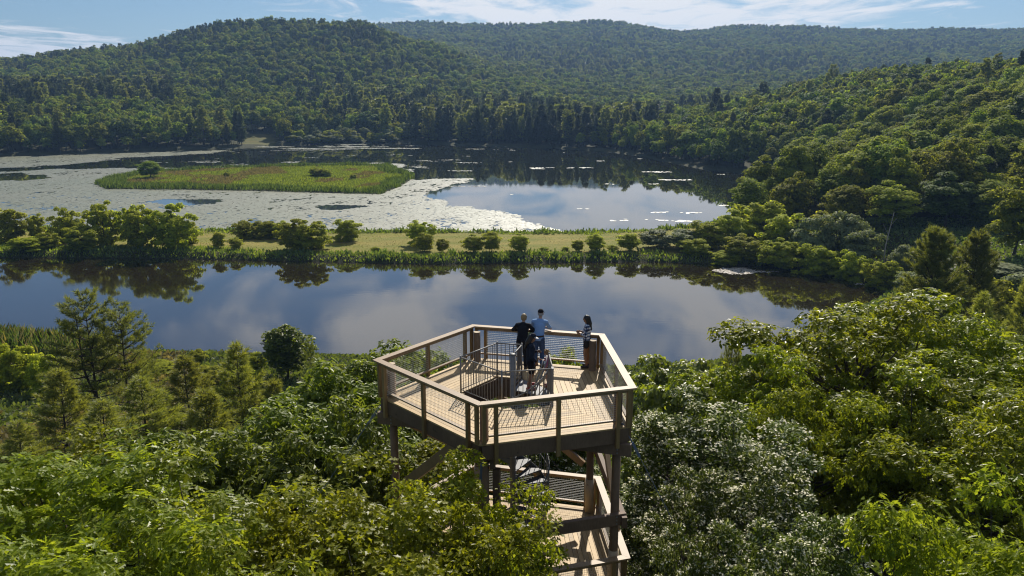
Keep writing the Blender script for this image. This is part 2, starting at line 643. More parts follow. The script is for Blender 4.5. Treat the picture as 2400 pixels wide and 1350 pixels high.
# ------------------------------------------------------------------ water
def water_mat(name, body, rip, r0, r1):
    m, n, l, b = new_mat(name)
    f = noise(n, l, .035, 4, .6, mscale=(.5, 1.6, 1))
    l.new(mix_rgb(n, l, ramp(n, l, f, .3, .7), body, tuple(c * 1.25 for c in body)), b.inputs['Base Color'])
    b.inputs['IOR'].default_value = 2.2
    b.inputs['Specular IOR Level'].default_value = .5
    l.new(ramp(n, l, noise(n, l, .02, 3, .5, mscale=(.4, 1.5, 1)), .45, .62, r0, r1), b.inputs['Roughness'])
    bp = n.new('ShaderNodeBump')
    bp.inputs['Strength'].default_value = rip
    bp.inputs['Distance'].default_value = .05
    s = n.new('ShaderNodeMath')
    s.operation = 'ADD'
    l.new(noise(n, l, .9, 3, .55, mscale=(.55, 1, 1)), s.inputs[0])
    l.new(noise(n, l, .16, 2, .5, mscale=(.5, 1, 1)), s.inputs[1])
    l.new(s.outputs[0], bp.inputs['Height'])
    l.new(bp.outputs[0], b.inputs['Normal'])
    return m


M['river'] = water_mat('river_water', (.016, .012, .006), .05, .015, .09)
M['lake'] = water_mat('lake_water', (.016, .018, .010), .025, .012, .035)


def grow(poly, d):
    n_ = len(poly)
    area = sum(poly[i][0] * poly[(i + 1) % n_][1] - poly[(i + 1) % n_][0] * poly[i][1] for i in range(n_))
    sgn = 1 if area > 0 else -1
    out = []
    for i in range(n_):
        a, b_, c = poly[i - 1], poly[i], poly[(i + 1) % n_]
        e1, e2 = (b_ - a) / np.linalg.norm(b_ - a), (c - b_) / np.linalg.norm(c - b_)
        n1, n2 = np.array([e1[1], -e1[0]]) * sgn, np.array([e2[1], -e2[0]]) * sgn
        nn = n1 + n2
        nn = nn / max(np.linalg.norm(nn), .3)
        out.append(b_ + nn * d / max(.5, nn @ n1))
    return np.array(out)


def sheet(name, poly, z, mat):
    bm = bmesh.new()
    f = bm.faces.new([bm.verts.new((p[0], p[1], z)) for p in poly])
    if f.normal.z < 0 or f.calc_area() and (f.normal_update() or f.normal.z < 0):
        f.normal_flip()
    bmesh.ops.triangulate(bm, faces=bm.faces[:])
    me = bpy.data.meshes.new(name)
    bm.to_mesh(me)
    bm.free()
    me.materials.append(mat)
    return link(name, me)


tag(sheet('river', grow(RIVER, 3.5), 0.0, M['river']), kind='structure')
tag(sheet('lake', grow(LAKE, 3.5), 0.003, M['lake']), kind='structure')


# ------------------------------------------------------------------ instanced-in-mesh leaves (numpy)
def unit(a):
    return a / np.maximum(np.linalg.norm(a, axis=-1, keepdims=True), 1e-9)


def frames(D, U):
    D = unit(D)
    X = unit(np.cross(D, U))
    Z = np.cross(X, D)
    return np.stack([X, D, Z], 2)      # columns


def scatter_mesh(name, tmpl, P, D, U, S, mats, mat_idx=None, nrm=None):
    tv, tf = tmpl
    tv = np.asarray(tv, float)
    Fm = frames(D, U)
    S = np.asarray(S, float)
    if S.ndim == 1:
        S = np.stack([S, S, S], 1)
    V = np.einsum('nij,nkj->nki', Fm, tv[None] * S[:, None, :]) + P[:, None, :]
    k = len(tv)
    N = len(P)
    lp = np.concatenate([np.array(f) for f in tf])
    tot = np.array([len(f) for f in tf])
    loops = (lp[None] + (np.arange(N) * k)[:, None]).ravel()
    totals = np.tile(tot, N)
    starts = np.concatenate([[0], np.cumsum(totals)[:-1]])
    mi = None if mat_idx is None else np.repeat(mat_idx, len(tf))
    me = np_mesh(name, V.reshape(-1, 3), loops, starts, totals, mats, mi)
    if nrm is not None:                      # leaves of one clump share its rounded shading
        a_ = me.attributes.new('custom_normal', 'FLOAT_VECTOR', 'POINT')
        a_.data.foreach_set('vector', np.repeat(unit(nrm), k, axis=0).astype(np.float32).ravel())
        me.update()
    return me


# leaf outlines: base at the origin, length 1 along +Y, upper face +Z
def halves(outline, fold=.12, bend=-.12):
    pts = outline
    k = len(pts)
    vs = [(0, y, bend * y * y) for (x, y) in pts if x == 0]
    v, f = [], []
    for sgn in (1, -1):
        b_ = len(v)
        for (x, y) in pts:
            v.append((sgn * x, y, fold * x + bend * y * y))
        ids = list(range(b_, b_ + k))
        f.append(tuple(ids if sgn > 0 else ids[::-1]))
    return v, f


T_OAK = halves([(0, 0), (.06, .14), (.20, .27), (.07, .36), (.29, .56), (.09, .62), (.21, .86), (0, 1)])
T_MAPLE = halves([(0, 0), (.34, .12), (.24, .34), (.50, .55), (.17, .62), (0, 1)], .15, -.18)
T_OVAL = halves([(0, 0), (.25, .38), (.18, .75), (0, 1)], .18, -.2)
T_KITE = ([(0, 0, 0), (.42, .45, .08), (0, 1, -.12), (-.42, .45, .08)], [(0, 1, 2, 3)])
T_CLUMP = ([(-.1, 0, 0), (.5, .3, .06), (.28, .85, -.12), (-.2, 1, -.1), (-.5, .45, .05)], [(0, 1, 2, 3, 4)])
T_BLADE = ([(-.5, 0, 0), (.5, 0, 0), (.32, .55, .06), (0, 1, .3), (-.32, .55, .06)], [(0, 1, 2, 3, 4)])


def brush(nn, spread, w, seed=0):
    g = np.random.default_rng(seed)
    v, f = [], []
    for i in range(nn):
        a = i * 2.39996 + g.uniform(-.3, .3)
        t = spread * (.35 + .65 * g.random())
        d = np.array([math.sin(t) * math.cos(a), math.cos(t), math.sin(t) * math.sin(a)])
        s = np.cross(d, [math.sin(a), .3, math.cos(a)])
        s = s / np.linalg.norm(s) * w / 2
        b_ = len(v)
        st = d * .02
        v += [tuple(st - s), tuple(st + s), tuple(d * g.uniform(.8, 1.1))]
        f.append((b_, b_ + 1, b_ + 2))
    return v, f


T_TUFT = brush(9, .75, .10)
T_TUFT_FAR = brush(6, .8, .30, 2)


def rvec(g, n_):
    return unit(g.normal(size=(n_, 3)))


# ------------------------------------------------------------------ lily pads, grass and reeds (countless: stuff)
def jgrid(x0, x1, y0, y1, s, g):
    X, Y = np.meshgrid(np.arange(x0, x1, s), np.arange(y0, y1, s))
    return np.stack([X.ravel() + g.uniform(-.5, .5, X.size) * s, Y.ravel() + g.uniform(-.5, .5, X.size) * s], 1)


def in_view(P, mar=60):
    pxx = 1200 + F_PX * P[:, 0] / (P[:, 1] * CP + CAM_H * SP)
    return (pxx > -mar * 4) & (pxx < 2400 + mar * 4)


g = np.random.default_rng(21)
PADZ = wpoly([(-300, 600), (-300, 392), (0, 402), (120, 397), (330, 394), (560, 391), (720, 386), (900, 381), (955, 384), (975, 420),
              (1100, 419), (1090, 428), (1015, 452), (1045, 482), (1130, 492), (1210, 507), (1285, 532), (1335, 546), (1500, 546), (1500, 556), (800, 560), (300, 560)])
PADL = wpoly([(-300, 392), (-300, 372), (0, 368), (250, 359), (480, 353), (560, 351), (480, 360), (300, 370), (180, 385), (60, 393)])
OPEN1 = wpoly([(345, 473), (390, 467), (528, 467), (505, 478), (420, 482)])
OPEN2 = wpoly([(742, 482), (800, 480), (850, 484), (790, 493), (745, 492)])
OPEN3 = wpoly([(-60, 404), (60, 406), (110, 416), (60, 424), (-60, 420)])
Q = jgrid(-330, 120, 226, 700, .8, g)
Q = Q[in_view(Q)]
wob = (fbm(Q[:, 0] / 9, Q[:, 1] / 14) - .5)
inl = (sdist(Q, LAKE) < -.4) & (sdist(Q, ISLAND) > .6)
Q, wob = Q[inl], wob[inl]
d1 = np.minimum(sdist(Q, PADZ) + wob * 14, sdist(Q, PADL) + wob * 16)
dop = np.minimum(np.minimum(sdist(Q, OPEN1), sdist(Q, OPEN2)) + wob * 6, sdist(Q, OPEN3) + wob * 20)
prob = np.clip(-d1 / 3.0, 0, 1) * .93 * np.clip(dop / 1.2, 0, 1)
st = fbm(Q[:, 0] / 26 + 40, Q[:, 1] / 9) + .25 * (fbm(Q[:, 0] / 4, Q[:, 1] / 3) - .5)
prob = np.maximum(prob, np.clip((st - .76 - .03 * (Q[:, 0] > -20)) / .06, 0, .5) * ((Q[:, 1] < 640) | (Q[:, 0] < 0)))
shore = np.clip((st - .56) / .05, 0, .6) * (Q[:, 1] > 600) * (Q[:, 0] < -60)
prob = np.maximum(prob, shore)
hole = fbm(Q[:, 0] / 5 + 9, Q[:, 1] / 8)
prob = np.where(hole > .66, prob * .35, prob)
keep = g.random(len(Q)) < prob
Q = Q[keep]
N = len(Q)
m, n, l, b = new_mat('lily_pad_leaf')
geo = n.new('ShaderNodeNewGeometry')
big = noise(n, l, .02, 3, .6)
c_ = mix_rgb(n, l, geo.outputs['Random Per Island'], (.185, .198, .120), (.225, .232, .145))
c_ = mix_rgb(n, l, ramp(n, l, big, .4, .65, 0, .5), c_, (.24, .23, .15))
l.new(c_, b.inputs['Base Color'])
b.inputs['Roughness'].default_value = .45
b.inputs['Specular IOR Level'].default_value = .9
M['pad'] = m
T_PAD = ([(math.cos(t) * .5, math.sin(t) * .5, 0) for t in np.linspace(.3, 5.98, 6)], [(0, 1, 2, 3, 4, 5)])
ang = g.uniform(0, 6.28, N)
tilt = np.stack([g.normal(0, .02, N), g.normal(0, .02, N), np.ones(N)], 1)
me = scatter_mesh('lily_pads', T_PAD, np.concatenate([Q, g.uniform(.015, .06, (N, 1))], 1), np.stack([np.cos(ang), np.sin(ang), 0 * ang], 1), tilt, g.uniform(1.0, 1.8, N), (M['pad'],))
tag(link('lily_pads', me), 'pale green lily pads covering much of the lake around the marsh island', 'lily pads', kind='stuff')


def blades(name, Pxy, hmin, hmax, w, mats, g, mi=None, lean=.25, tmpl=T_BLADE):
    N_ = len(Pxy)
    z, _ = terrain(Pxy[:, 0], Pxy[:, 1])
    P = np.concatenate([Pxy, np.maximum(z, -.2)[:, None] - .05], 1)
    D = np.stack([g.normal(0, lean, N_), g.normal(0, lean, N_), np.ones(N_)], 1)
    U = rvec(g, N_) * [1, 1, .2]
    h = hmin + (hmax - hmin) * np.clip(fbm(Pxy[:, 0] / 4.5 + 50, Pxy[:, 1] / 4.5) * 1.5 - .25 + g.normal(0, .15, N_), .05, 1.1)
    S = np.stack([w * g.uniform(.6, 1.4, N_), h, h], 1)
    return scatter_mesh(name, tmpl, P, D, U, S, mats, mi)


# island: reeds round the rim, grass inside
Q = jgrid(ISLAND[:, 0].min(), ISLAND[:, 0].max(), ISLAND[:, 1].min(), ISLAND[:, 1].max(), .62, g)
si = sdist(Q, ISLAND) + (fbm(Q[:, 0] / 6, Q[:, 1] / 6) - .5) * 3
Q, si = Q[si < .3], si[si < .3]
edge = -si + (fbm(Q[:, 0] / 22, Q[:, 1] / 22) - .5) * 14
rim = Q[edge < 8.5]
tag(link('reed_bed', blades('reed_bed', rim, 1.0, 2.5, .36, (M['reed'],), g)), 'tall green reeds round the rim of the marsh island', 'reeds', kind='stuff')
inner = Q[edge >= 8.5]
dry = (fbm(inner[:, 0] / 12 + 7, inner[:, 1] / 18) + np.where(inner[:, 0] < -125, .16, 0) > .60).astype(int)
tag(link('marsh_grass', blades('marsh_grass', inner, .5, 1.1, .45, (M['grass'], M['dryreed']), g, dry)), 'light green marsh grass with brown patches inside the island', 'grass', kind='stuff')

# grass along the banks of the levee
Q = jgrid(-230, 85, 188, 262, .55, g)
_, sw = terrain(Q[:, 0], Q[:, 1])
lv, _ = in_meadow(Q[:, 0], Q[:, 1], sw)
wb = (fbm(Q[:, 0] / 11, Q[:, 1] / 5) - .5) * 8
leftmore = np.clip((-40 - Q[:, 0]) / 60, 0, 1) * 5
bank = lv & (sw < 5.0 + wb + leftmore)
Qb, swb = Q[bank], sw[bank]
tag(link('bank_grass', blades('bank_grass', Qb, .25, 1.2, .34, (M['grass'],), g, None, .4)), 'tall rough grass on both banks of the levee', 'grass', kind='stuff')
bn = fbm(Q[:, 0] / 6 + 70, Q[:, 1] / 3 + 20)
Qw = Q[lv & (sw < 5.5) & (bn > .50) & (g.random(len(Q)) < .8)]
tag(link('bank_brush', blades('bank_brush', Qw, .3, 2.0, .5, (M['fern'], M['reed']), g, (g.random(len(Qw)) < .5).astype(int), .55, T_CLUMP)), 'ragged low brush and weeds along the banks of the levee', 'undergrowth', kind='stuff')
Qm = Q[lv & ~bank][::2]
tag(link('mown_grass', blades('mown_grass', Qm, .06, .16, .5, (M['grass'], M['dryreed']), g, (fbm(Qm[:, 0] / 16 + 3, Qm[:, 1] / 3.2) + (Qm[:, 0] > -70) * .08 > .56).astype(int), .7)),
    'short mown grass with straw-coloured strips along the levee top', 'grass', kind='stuff')

# ------------------------------------------------------------------ trees
def puff_set(g, n_, rx, rz, zc, low=-.55, ragged=.98):
    i = np.arange(n_) + .5
    ph = np.arccos(1 - 2 * i / n_)
    th = math.pi * (1 + 5 ** .5) * i
    d = np.stack([np.cos(th) * np.sin(ph), np.sin(th) * np.sin(ph), np.cos(ph)], 1)
    d = unit(d + g.normal(0, .22, d.shape))
    d = d[d[:, 2] > low]
    r = g.uniform(.50, ragged, len(d))
    az = np.arctan2(d[:, 1], d[:, 0])
    lob = 1 + .16 * np.sin(2 * az + g.uniform(0, 6)) + .12 * np.sin(3 * az + g.uniform(0, 6))
    c = d * r[:, None] * np.stack([lob * rx, lob * rx, np.full(len(d), rz)], 1)
    c[:, 2] += zc
    return c, d


def foliage(g, cents, rads, per, up=.8, droop=.2, flat=.72):
    """points, directions and normals of leaves on the shells of the leafy puffs"""
    k = len(cents)
    n_ = k * per
    d = rvec(g, n_)
    d[:, 2] = np.where(d[:, 2] < -.35, -d[:, 2], d[:, 2])
    ci = np.repeat(np.arange(k), per)
    rr = g.random(n_) ** .35
    P = cents[ci] + d * (rads[ci] * rr)[:, None] * [1, 1, flat]
    D = unit(d * .7 + rvec(g, n_) * .75 + np.array([0, 0, -droop]))
    U = unit(d * .75 + np.array([0, 0, up]) + rvec(g, n_) * .5)
    return P, D, U, ci, d


def limb_mesh(g, name, Ht, Rt, cents, mat, ntrunk=1, fork=.35, nl=None, grey=None):
    b_ = MB()
    bend = g.normal(0, .02 * Ht, 2)
    top = Ht * .80
    pts = [Vector((bend[0] * math.sin(t * 2.5), bend[1] * math.sin(t * 3), top * t - .5 * (1 - t))) for t in np.linspace(0, 1, 7)]
    b_.tube(pts, [Rt * (1.25 if i == 0 else 1 - .85 * (i / 6)) for i in range(7)], 8)
    sel = range(len(cents)) if nl is None else g.choice(len(cents), min(nl, len(cents)), replace=False)
    for i in sel:
        c = Vector(cents[i])
        hz = min(top * .9, max(Ht * fork * .8, c.z - (Vector((c.x, c.y, 0)).length) * g.uniform(.6, 1.1)))
        t = (hz + .5) / (top + .5)
        k = min(5, int(t * 6))
        s = pts[k].lerp(pts[k + 1], t * 6 - k)
        mid = s.lerp(c, .55) + Vector((0, 0, -.06 * (c - s).length)) + Vector(g.normal(0, .05 * (c - s).length, 3))
        r0 = Rt * max(.12, .45 * (1 - t) + .12)
        b_.tube([s, mid, c], [r0, r0 * .55, r0 * .18], 5, caps=False)
    return b_.mesh(name, (mat,), True)


def broadleaf(seed, Ht, Rc, base, npuff, per, tmpl, size, leafm, bark, rosette=0, puff=.36, Rt=None, low=-.5, nl=None, flat=.72, fork=.35, up=.8, soft=0.0, ragged=.98, blossom=0):
    g = np.random.default_rng(seed)
    zc = Ht * (1 + base) / 2
    rz = Ht * (1 - base) / 2
    cents, dirs = puff_set(g, npuff, Rc * .80, rz * .84, zc, low, ragged)
    rads = Rc * puff * g.uniform(.65, 1.2, len(cents))
    if rosette:
        P, D, U, ci, dd_ = foliage(g, cents, rads, per, .9, .0, flat)
        nr = len(P)
        A = unit(D * .5 + U)                      # shoot axis
        X = unit(np.cross(A, rvec(g, nr)))
        Y = np.cross(A, X)
        PP, DD, UU = [], [], []
        for j in range(rosette):
            a = j * 2 * math.pi / rosette + g.uniform(-.35, .35, nr)
            rad = X * np.cos(a)[:, None] + Y * np.sin(a)[:, None]
            t = g.uniform(-.35, .45, nr)[:, None]
            dd = rad * np.cos(t) + A * np.sin(t) + np.array([0, 0, -.18])
            PP.append(P + A * g.uniform(-.06, .06, nr)[:, None])
            DD.append(dd)
            UU.append(A + rad * .3 + rvec(g, nr) * .25)
        P, D, U = np.concatenate(PP), np.concatenate(DD), np.concatenate(UU)
    else:
        P, D, U, ci, dd_ = foliage(g, cents, rads, per, up, .2, flat)
    S = size * g.uniform(.65, 1.25, len(P))
    nrm = None
    if soft and not rosette:
        hub = np.array([0, 0, zc - rz * .3])
        nrm = unit(dd_ * .8 + unit(P - hub) * .45 + np.array([0, 0, .15]) + rvec(g, len(P)) * (1 - soft))
        D = unit(D - nrm * (D * nrm).sum(1)[:, None] * .75)
        U = nrm
    crown = scatter_mesh('crown', tmpl, P, D, U, S, (leafm,), nrm=nrm)
    trunk = limb_mesh(g, 'trunk', Ht, Rt or Ht * .014, cents, bark, fork=fork, nl=nl)
    bl = None
    if blossom:                              # flat white flower heads on the shoot tips
        nb_ = len(cents) * blossom
        ci = np.repeat(np.arange(len(cents)), blossom)
        dv = rvec(g, nb_)
        dv[:, 2] = np.abs(dv[:, 2]) * .9 + .1
        hp = cents[ci] + unit(dv) * (rads[ci] * 1.02)[:, None] * [1, 1, flat]
        hp = np.repeat(hp, 6, axis=0) + g.normal(0, .045, (nb_ * 6, 3)) * [1, 1, .4]
        bl = scatter_mesh('blossom', T_KITE, hp, rvec(g, nb_ * 6) * [1, 1, .35], np.array([[0, 0, 1.]]) + rvec(g, nb_ * 6) * .5, g.uniform(.045, .085, nb_ * 6), (M['blossom'],))
    return dict(crown=crown, blossom=bl, trunk=trunk, H=float(np.percentile(P[:, 2], 99.7)), R=float(np.percentile(np.hypot(P[:, 0], P[:, 1]), 93)))


def pine_tree(seed, Ht, Rb, base, leafm, bark, tuft, tmpl=T_TUFT, whorl=.75, nb=5, dens=1.0, lean=0.25, leaders=1, gap=.15, droop=0.0, power=.8):
    g = np.random.default_rng(seed)
    b_ = MB()
    P, D = [], []
    for ld in range(leaders):
        off = Vector((0, 0, 0)) if ld == 0 else Vector((g.uniform(.5, 1.1) * g.choice([-1, 1]), g.uniform(-.4, .4), 0)) * (Ht / 11)
        hh = Ht if ld == 0 else Ht * g.uniform(.86, .97)
        z0 = 0 if ld == 0 else Ht * .33
        tp = [Vector((off.x * min(1, t * 3) + .05 * math.sin(t * 5 + seed), off.y * min(1, t * 3) + .05 * math.cos(t * 4), z0 + (hh - z0) * t - (.5 if ld == 0 and t == 0 else 0))) for t in np.linspace(0, 1, 9)]
        b_.tube(tp, [Ht * .013 * (1 - .93 * i / 8) * (1 if ld == 0 else .7) for i in range(9)], 7)
        z = max(Ht * base, z0 + .4)
        while z < hh * .985:
            t = (z - z0) / (hh - z0)
            k = min(7, int(t * 8))
            c0 = tp[k].lerp(tp[k + 1], t * 8 - k)
            tt = (z - Ht * base) / (hh - Ht * base)
            prof = (1 - tt) ** power * (.55 + .45 * min(1, tt * 5 + .35)) + .04
            a0 = g.uniform(0, 6.28)
            for j in range(nb):
                if g.random() < gap:
                    continue
                a = a0 + j * 6.283 / nb + g.uniform(-.3, .3)
                L = Rb * prof * g.uniform(.6, 1.15)
                if ld:
                    L *= .8
                el = lean + .55 * tt + g.uniform(-.15, .2) - droop
                hx = Vector((math.cos(a), math.sin(a), 0))
                e = c0 + hx * L * math.cos(el) + Vector((0, 0, L * math.sin(el) + L * L * .03))
                md = c0 + hx * L * .5 * math.cos(el) + Vector((0, 0, L * .5 * math.sin(el) - L * .05))
                rr = max(.008, .012 * L) * (Ht / 14 + .3)
                b_.tube([c0, md, e], [rr * 1.6, rr, rr * .4], 4, caps=False)
                nt = max(3, int(L * 7.5 * dens))
                u = g.uniform(.22, 1.0, nt) ** .75
                q0 = np.array(c0)[None] * ((1 - u) ** 2)[:, None] + 2 * np.array(md)[None] * (u * (1 - u))[:, None] + np.array(e)[None] * (u ** 2)[:, None]
                side = np.cross(np.array(hx), [0, 0, 1])
                sp = g.uniform(-1, 1, nt)
                wdt = L * .30 * (1.15 - u * .75)
                q = q0 + side[None] * (sp * wdt)[:, None] + np.array(hx)[None] * (np.abs(sp) * wdt * .5)[:, None] + np.stack([g.normal(0, .04, nt), g.normal(0, .04, nt), g.uniform(-.02, .22, nt) * tuft * 1.5], 1)
                dv = np.array(hx)[None] * .8 + side[None] * (sp * .7)[:, None] + np.array([0, 0, .65])[None] + rvec(g, nt) * .35
                P.append(q)
                D.append(dv)
            z += whorl * g.uniform(.75, 1.25) * (1.1 - .45 * tt)
        P.append(np.array([tp[-1]]))
        D.append(np.array([[0, 0, 1.]]))
    P, D = np.concatenate(P), np.concatenate(D)
    crown = scatter_mesh('crown', tmpl, P, D, rvec(g, len(P)), tuft * g.uniform(.7, 1.25, len(P)), (leafm,))
    return dict(crown=crown, trunk=b_.mesh('trunk', (bark,), True), H=Ht, R=Rb)


def ground_z(x, y):
    return float(terrain([x], [y])[0][0])


def place(name, proto, x, y, height, label, cat, group=None, width=None, rot=None, z=None, leafm=None, squash=None):
    """one tree: an empty at its foot with trunk and crown as parts"""
    gz = ground_z(x, y) if z is None else z
    t = empty(name, (x, y, gz - .05))
    s = height / proto['H']
    w = s if width is None else width / proto['R']
    t.scale = (w, w * (squash or 1), s)
    t.rotation_euler = (0, 0, random.uniform(0, 6.28) if rot is None else rot)
    link('trunk', proto['trunk'], t)
    link('crown', proto['crown'], t)['kind'] = 'stuff'        # leaves too small to pick apart
    if proto.get('blossom'):
        link('blossom', proto['blossom'], t)['kind'] = 'stuff'
    return tag(t, label, cat, group)


def place_px(name, proto, px, ptop, d, label, cat, width=None, **k):
    p = at_d(px, ptop, d)
    gz = ground_z(p[0], p[1])
    return place(name, proto, p[0], p[1], max(1.0, p[2] - gz), label, cat, width=width, **k)


# prototypes ------------------------------------------------------------
PR = {}
PR['oak1'] = broadleaf(101, 15, 2.9, .36, 74, 45, T_OAK, .165, M['oak'], M['bark'], 7, .30, nl=40)
PR['oak2'] = broadleaf(102, 15, 2.9, .36, 74, 45, T_OAK, .165, M['oak'], M['bark'], 7, .30, nl=40)
PR['maple1'] = broadleaf(111, 14, 2.2, .30, 120, 205, T_MAPLE, .105, M['maple'], M['bark_grey'], 0, .24, nl=60, flat=.6)
PR['maple2'] = broadleaf(112, 14, 2.2, .30, 120, 205, T_MAPLE, .105, M['maple'], M['bark_grey'], 0, .24, nl=60, flat=.6)
PR['pale1'] = broadleaf(121, 14, 2.3, .22, 130, 190, T_OVAL, .125, M['pale'], M['bark_grey'], 0, .20, nl=80, up=.5, blossom=10)
PR['pale2'] = broadleaf(122, 14, 2.3, .22, 130, 190, T_OVAL, .125, M['pale'], M['bark_grey'], 0, .20, nl=80, up=.5, blossom=10)
PR['shrub1'] = broadleaf(131, 13, 3.2, .25, 80, 42, T_OVAL, .20, M['shrub'], M['bark'], 6, .26, nl=50)
PR['shrub2'] = broadleaf(132, 13, 3.2, .25, 80, 42, T_OVAL, .20, M['shrub'], M['bark'], 6, .26, nl=50)
PR['bigoak1'] = broadleaf(141, 17, 5.2, .30, 92, 74, T_OVAL, .185, M['big_oak'], M['bark'], 6, .20, Rt=.30, nl=80, low=-.3, flat=.6)
PR['bigoak2'] = broadleaf(142, 17, 5.2, .30, 92, 74, T_OVAL, .185, M['big_oak'], M['bark'], 6, .20, Rt=.28, nl=80, low=-.3, flat=.6)
PR['lime'] = broadleaf(151, 12, 2.8, .2, 70, 42, T_KITE, .20, M['lime'], M['bark_grey'], 5, .26, nl=40)
for k in range(5):
    PR['mid%d' % k] = broadleaf(200 + k, 16, 5.0, .06, 72, 150, T_CLUMP, .40, (M['mid'], M['mid_y'], M['mid'], M['mid_d'], M['mid_y'])[k], M['bark'], 0, .27, nl=16, low=-.95, soft=.7, flat=.92, ragged=1.08)
for k in range(4):
    PR['bush%d' % k] = broadleaf(220 + k, 7, 2.9, -.12, 90, 120, T_CLUMP, .27, M['levee'], M['bark'], 0, .20, nl=24, low=-1.0, soft=.55, flat=.95, ragged=1.16)
for k in range(2):
    PR['sumac%d' % k] = broadleaf(230 + k, 6, 3.4, -.05, 44, 130, T_CLUMP, .27, M['sumac'], M['bark_grey'], 0, .28, nl=16, low=-.9, flat=.45, soft=.6)
PR['slim0'] = broadleaf(240, 6, 1.9, -.1, 50, 120, T_CLUMP, .22, M['levee'], M['bark'], 0, .34, nl=12, low=-1.0, soft=.6)
PR['slim1'] = broadleaf(241, 6, 1.9, -.1, 50, 120, T_CLUMP, .22, M['levee'], M['bark'], 0, .34, nl=12, low=-1.0, soft=.6)
PR['round'] = broadleaf(245, 6.5, 2.0, .03, 110, 90, T_KITE, .22, M['shrub'], M['bark'], 0, .22, nl=30, low=-.95, flat=.95)
PR['wp1'] = pine_tree(301, 12, 4.2, .20, M['pine'], M['bark'], .36, nb=5, dens=2.6, gap=.30, lean=.10, leaders=2, power=.55)
PR['wp2'] = pine_tree(302, 12, 4.0, .22, M['pine'], M['bark'], .36, nb=5, dens=2.6, gap=.30, lean=.10, power=.55)
PR['soft1'] = pine_tree(311, 10, 3.6, .06, M['pine_soft'], M['bark'], .38, whorl=.62, nb=6, dens=3.0, gap=.08, lean=.2)
PR['soft2'] = pine_tree(312, 10, 3.4, .06, M['pine_soft'], M['bark'], .38, whorl=.62, nb=6, dens=3.0, gap=.08, lean=.25)
PR['rp1'] = pine_tree(321, 15, 5.0, .06, M['pine'], M['bark'], .48, whorl=.7, nb=7, dens=3.2, gap=.08, lean=.2, power=.55)
PR['fir0'] = pine_tree(331, 24, 4.4, .10, M['pine_dark'], M['bark'], 1.0, T_TUFT_FAR, 1.1, 6, .95, .1, gap=.12, power=.75)
PR['fir1'] = pine_tree(332, 24, 4.8, .18, M['pine_dark'], M['bark'], 1.1, T_TUFT_FAR, 1.3, 6, .95, .1, gap=.22, power=.5)
PR['fir2'] = pine_tree(333, 24, 4.2, .22, M['pine'], M['bark'], 1.1, T_TUFT_FAR, 1.3, 5, .95, .1, gap=.25, power=.45)

# ------------------------------------------------------------------ forest: nearest trees one by one, the rest as one mass
g = np.random.default_rng(77)
pts = []
for d0, d1, s in ((195, 620, 8.4), (620, 900, 9.6), (900, 1500, 11.0), (1500, 2800, 14.0)):
    xs = np.arange(-.80 * d1, .80 * d1, s)
    ys = np.arange(d0, d1, s)
    X, Y = np.meshgrid(xs, ys)
    Q = np.stack([X.ravel() + g.uniform(-.42, .42, X.size) * s, Y.ravel() + g.uniform(-.42, .42, X.size) * s], 1)
    Q = Q[np.abs(Q[:, 0]) < .78 * Q[:, 1] + 10]
    pts.append(Q)
Q = np.concatenate(pts)
z, sw = terrain(Q[:, 0], Q[:, 1])
lv, cl = in_meadow(Q[:, 0], Q[:, 1], sw)
ok = (sw > 2.2) & ~lv & ~cl & ~((Q[:, 1] < 470) & (Q[:, 0] < 60)) & (sdist(Q, ISLAND) > 5)
# the shadowy terrace with the path stays open
ok &= ~((Q[:, 1] < 204 + (Q[:, 0] - 95) * .1) | (Q[:, 1] < 240) & (Q[:, 0] < 92))
# the shrubby shore beside the clearing has no tall trees
px_ = 1200 + F_PX * Q[:, 0] / Q[:, 1]
scrub = (px_ > 690) & (px_ < 965) & (sw < 26) & (Q[:, 1] > 600)
ok &= ~scrub
Q, z, sw, px_ = Q[ok], z[ok], sw[ok], px_[ok]
# what stands behind a crest cannot be seen from anywhere near: thin it out
cn = fbm(Q[:, 0] / 120 + 3, Q[:, 1] / 120, 3)
con = cn + .12 * g.normal(size=len(Q))
conif = con > .60
d = Q[:, 1]
conif |= (px_ > 960) & (px_ < 1530) & (d > 600) & (d < 780) & (g.random(len(Q)) < .88)       # dark pine stand on the far shore
conif |= (px_ > 420) & (px_ < 620) & (d > 600) & (d < 740) & (sw < 45) & (g.random(len(Q)) < .7)
conif &= ~((px_ > 120) & (px_ < 700) & (d > 590) & (d < 800) & (sw > 45) & (g.random(len(Q)) < .93))
conif |= (px_ < 420) & (d > 760) & (d < 900) & (g.random(len(Q)) < .8)
righth = (Q[:, 0] > 90) & (d < 620)
conif = np.where(righth, (z > 44) & (g.random(len(Q)) < .45) | (g.random(len(Q)) < .06), conif)
hgt = np.where(conif, g.uniform(16, 29, len(Q)), g.uniform(10.5, 20, len(Q)))
hgt = np.where((sw < 9) & ~conif, hgt * g.uniform(.45, .85, len(Q)), hgt)
hgt = np.where(righth & ~conif & (sw > 9), g.uniform(13, 21, len(Q)), hgt)
hgt = np.where(righth & conif, g.uniform(16, 24, len(Q)), hgt)
hgt = np.where(conif & (d > 900), g.uniform(13, 20, len(Q)), hgt)
wid = np.where(conif, g.uniform(.85, 1.25, len(Q)), g.uniform(.8, 1.15, len(Q)) * np.where(g.random(len(Q)) < .12, 1.35, 1))
wid = np.where(d > 1500, wid * 1.35, np.where(d > 900, wid * 1.12, wid))
seen = np.abs(px_ - 1200) < 1230

order = np.argsort(d)
ind_b = [i for i in order if seen[i] and not conif[i]][:270]
ind_c = [i for i in order if seen[i] and conif[i]][:150]
solo = np.zeros(len(Q), bool)
solo[ind_b] = True
solo[ind_c] = True


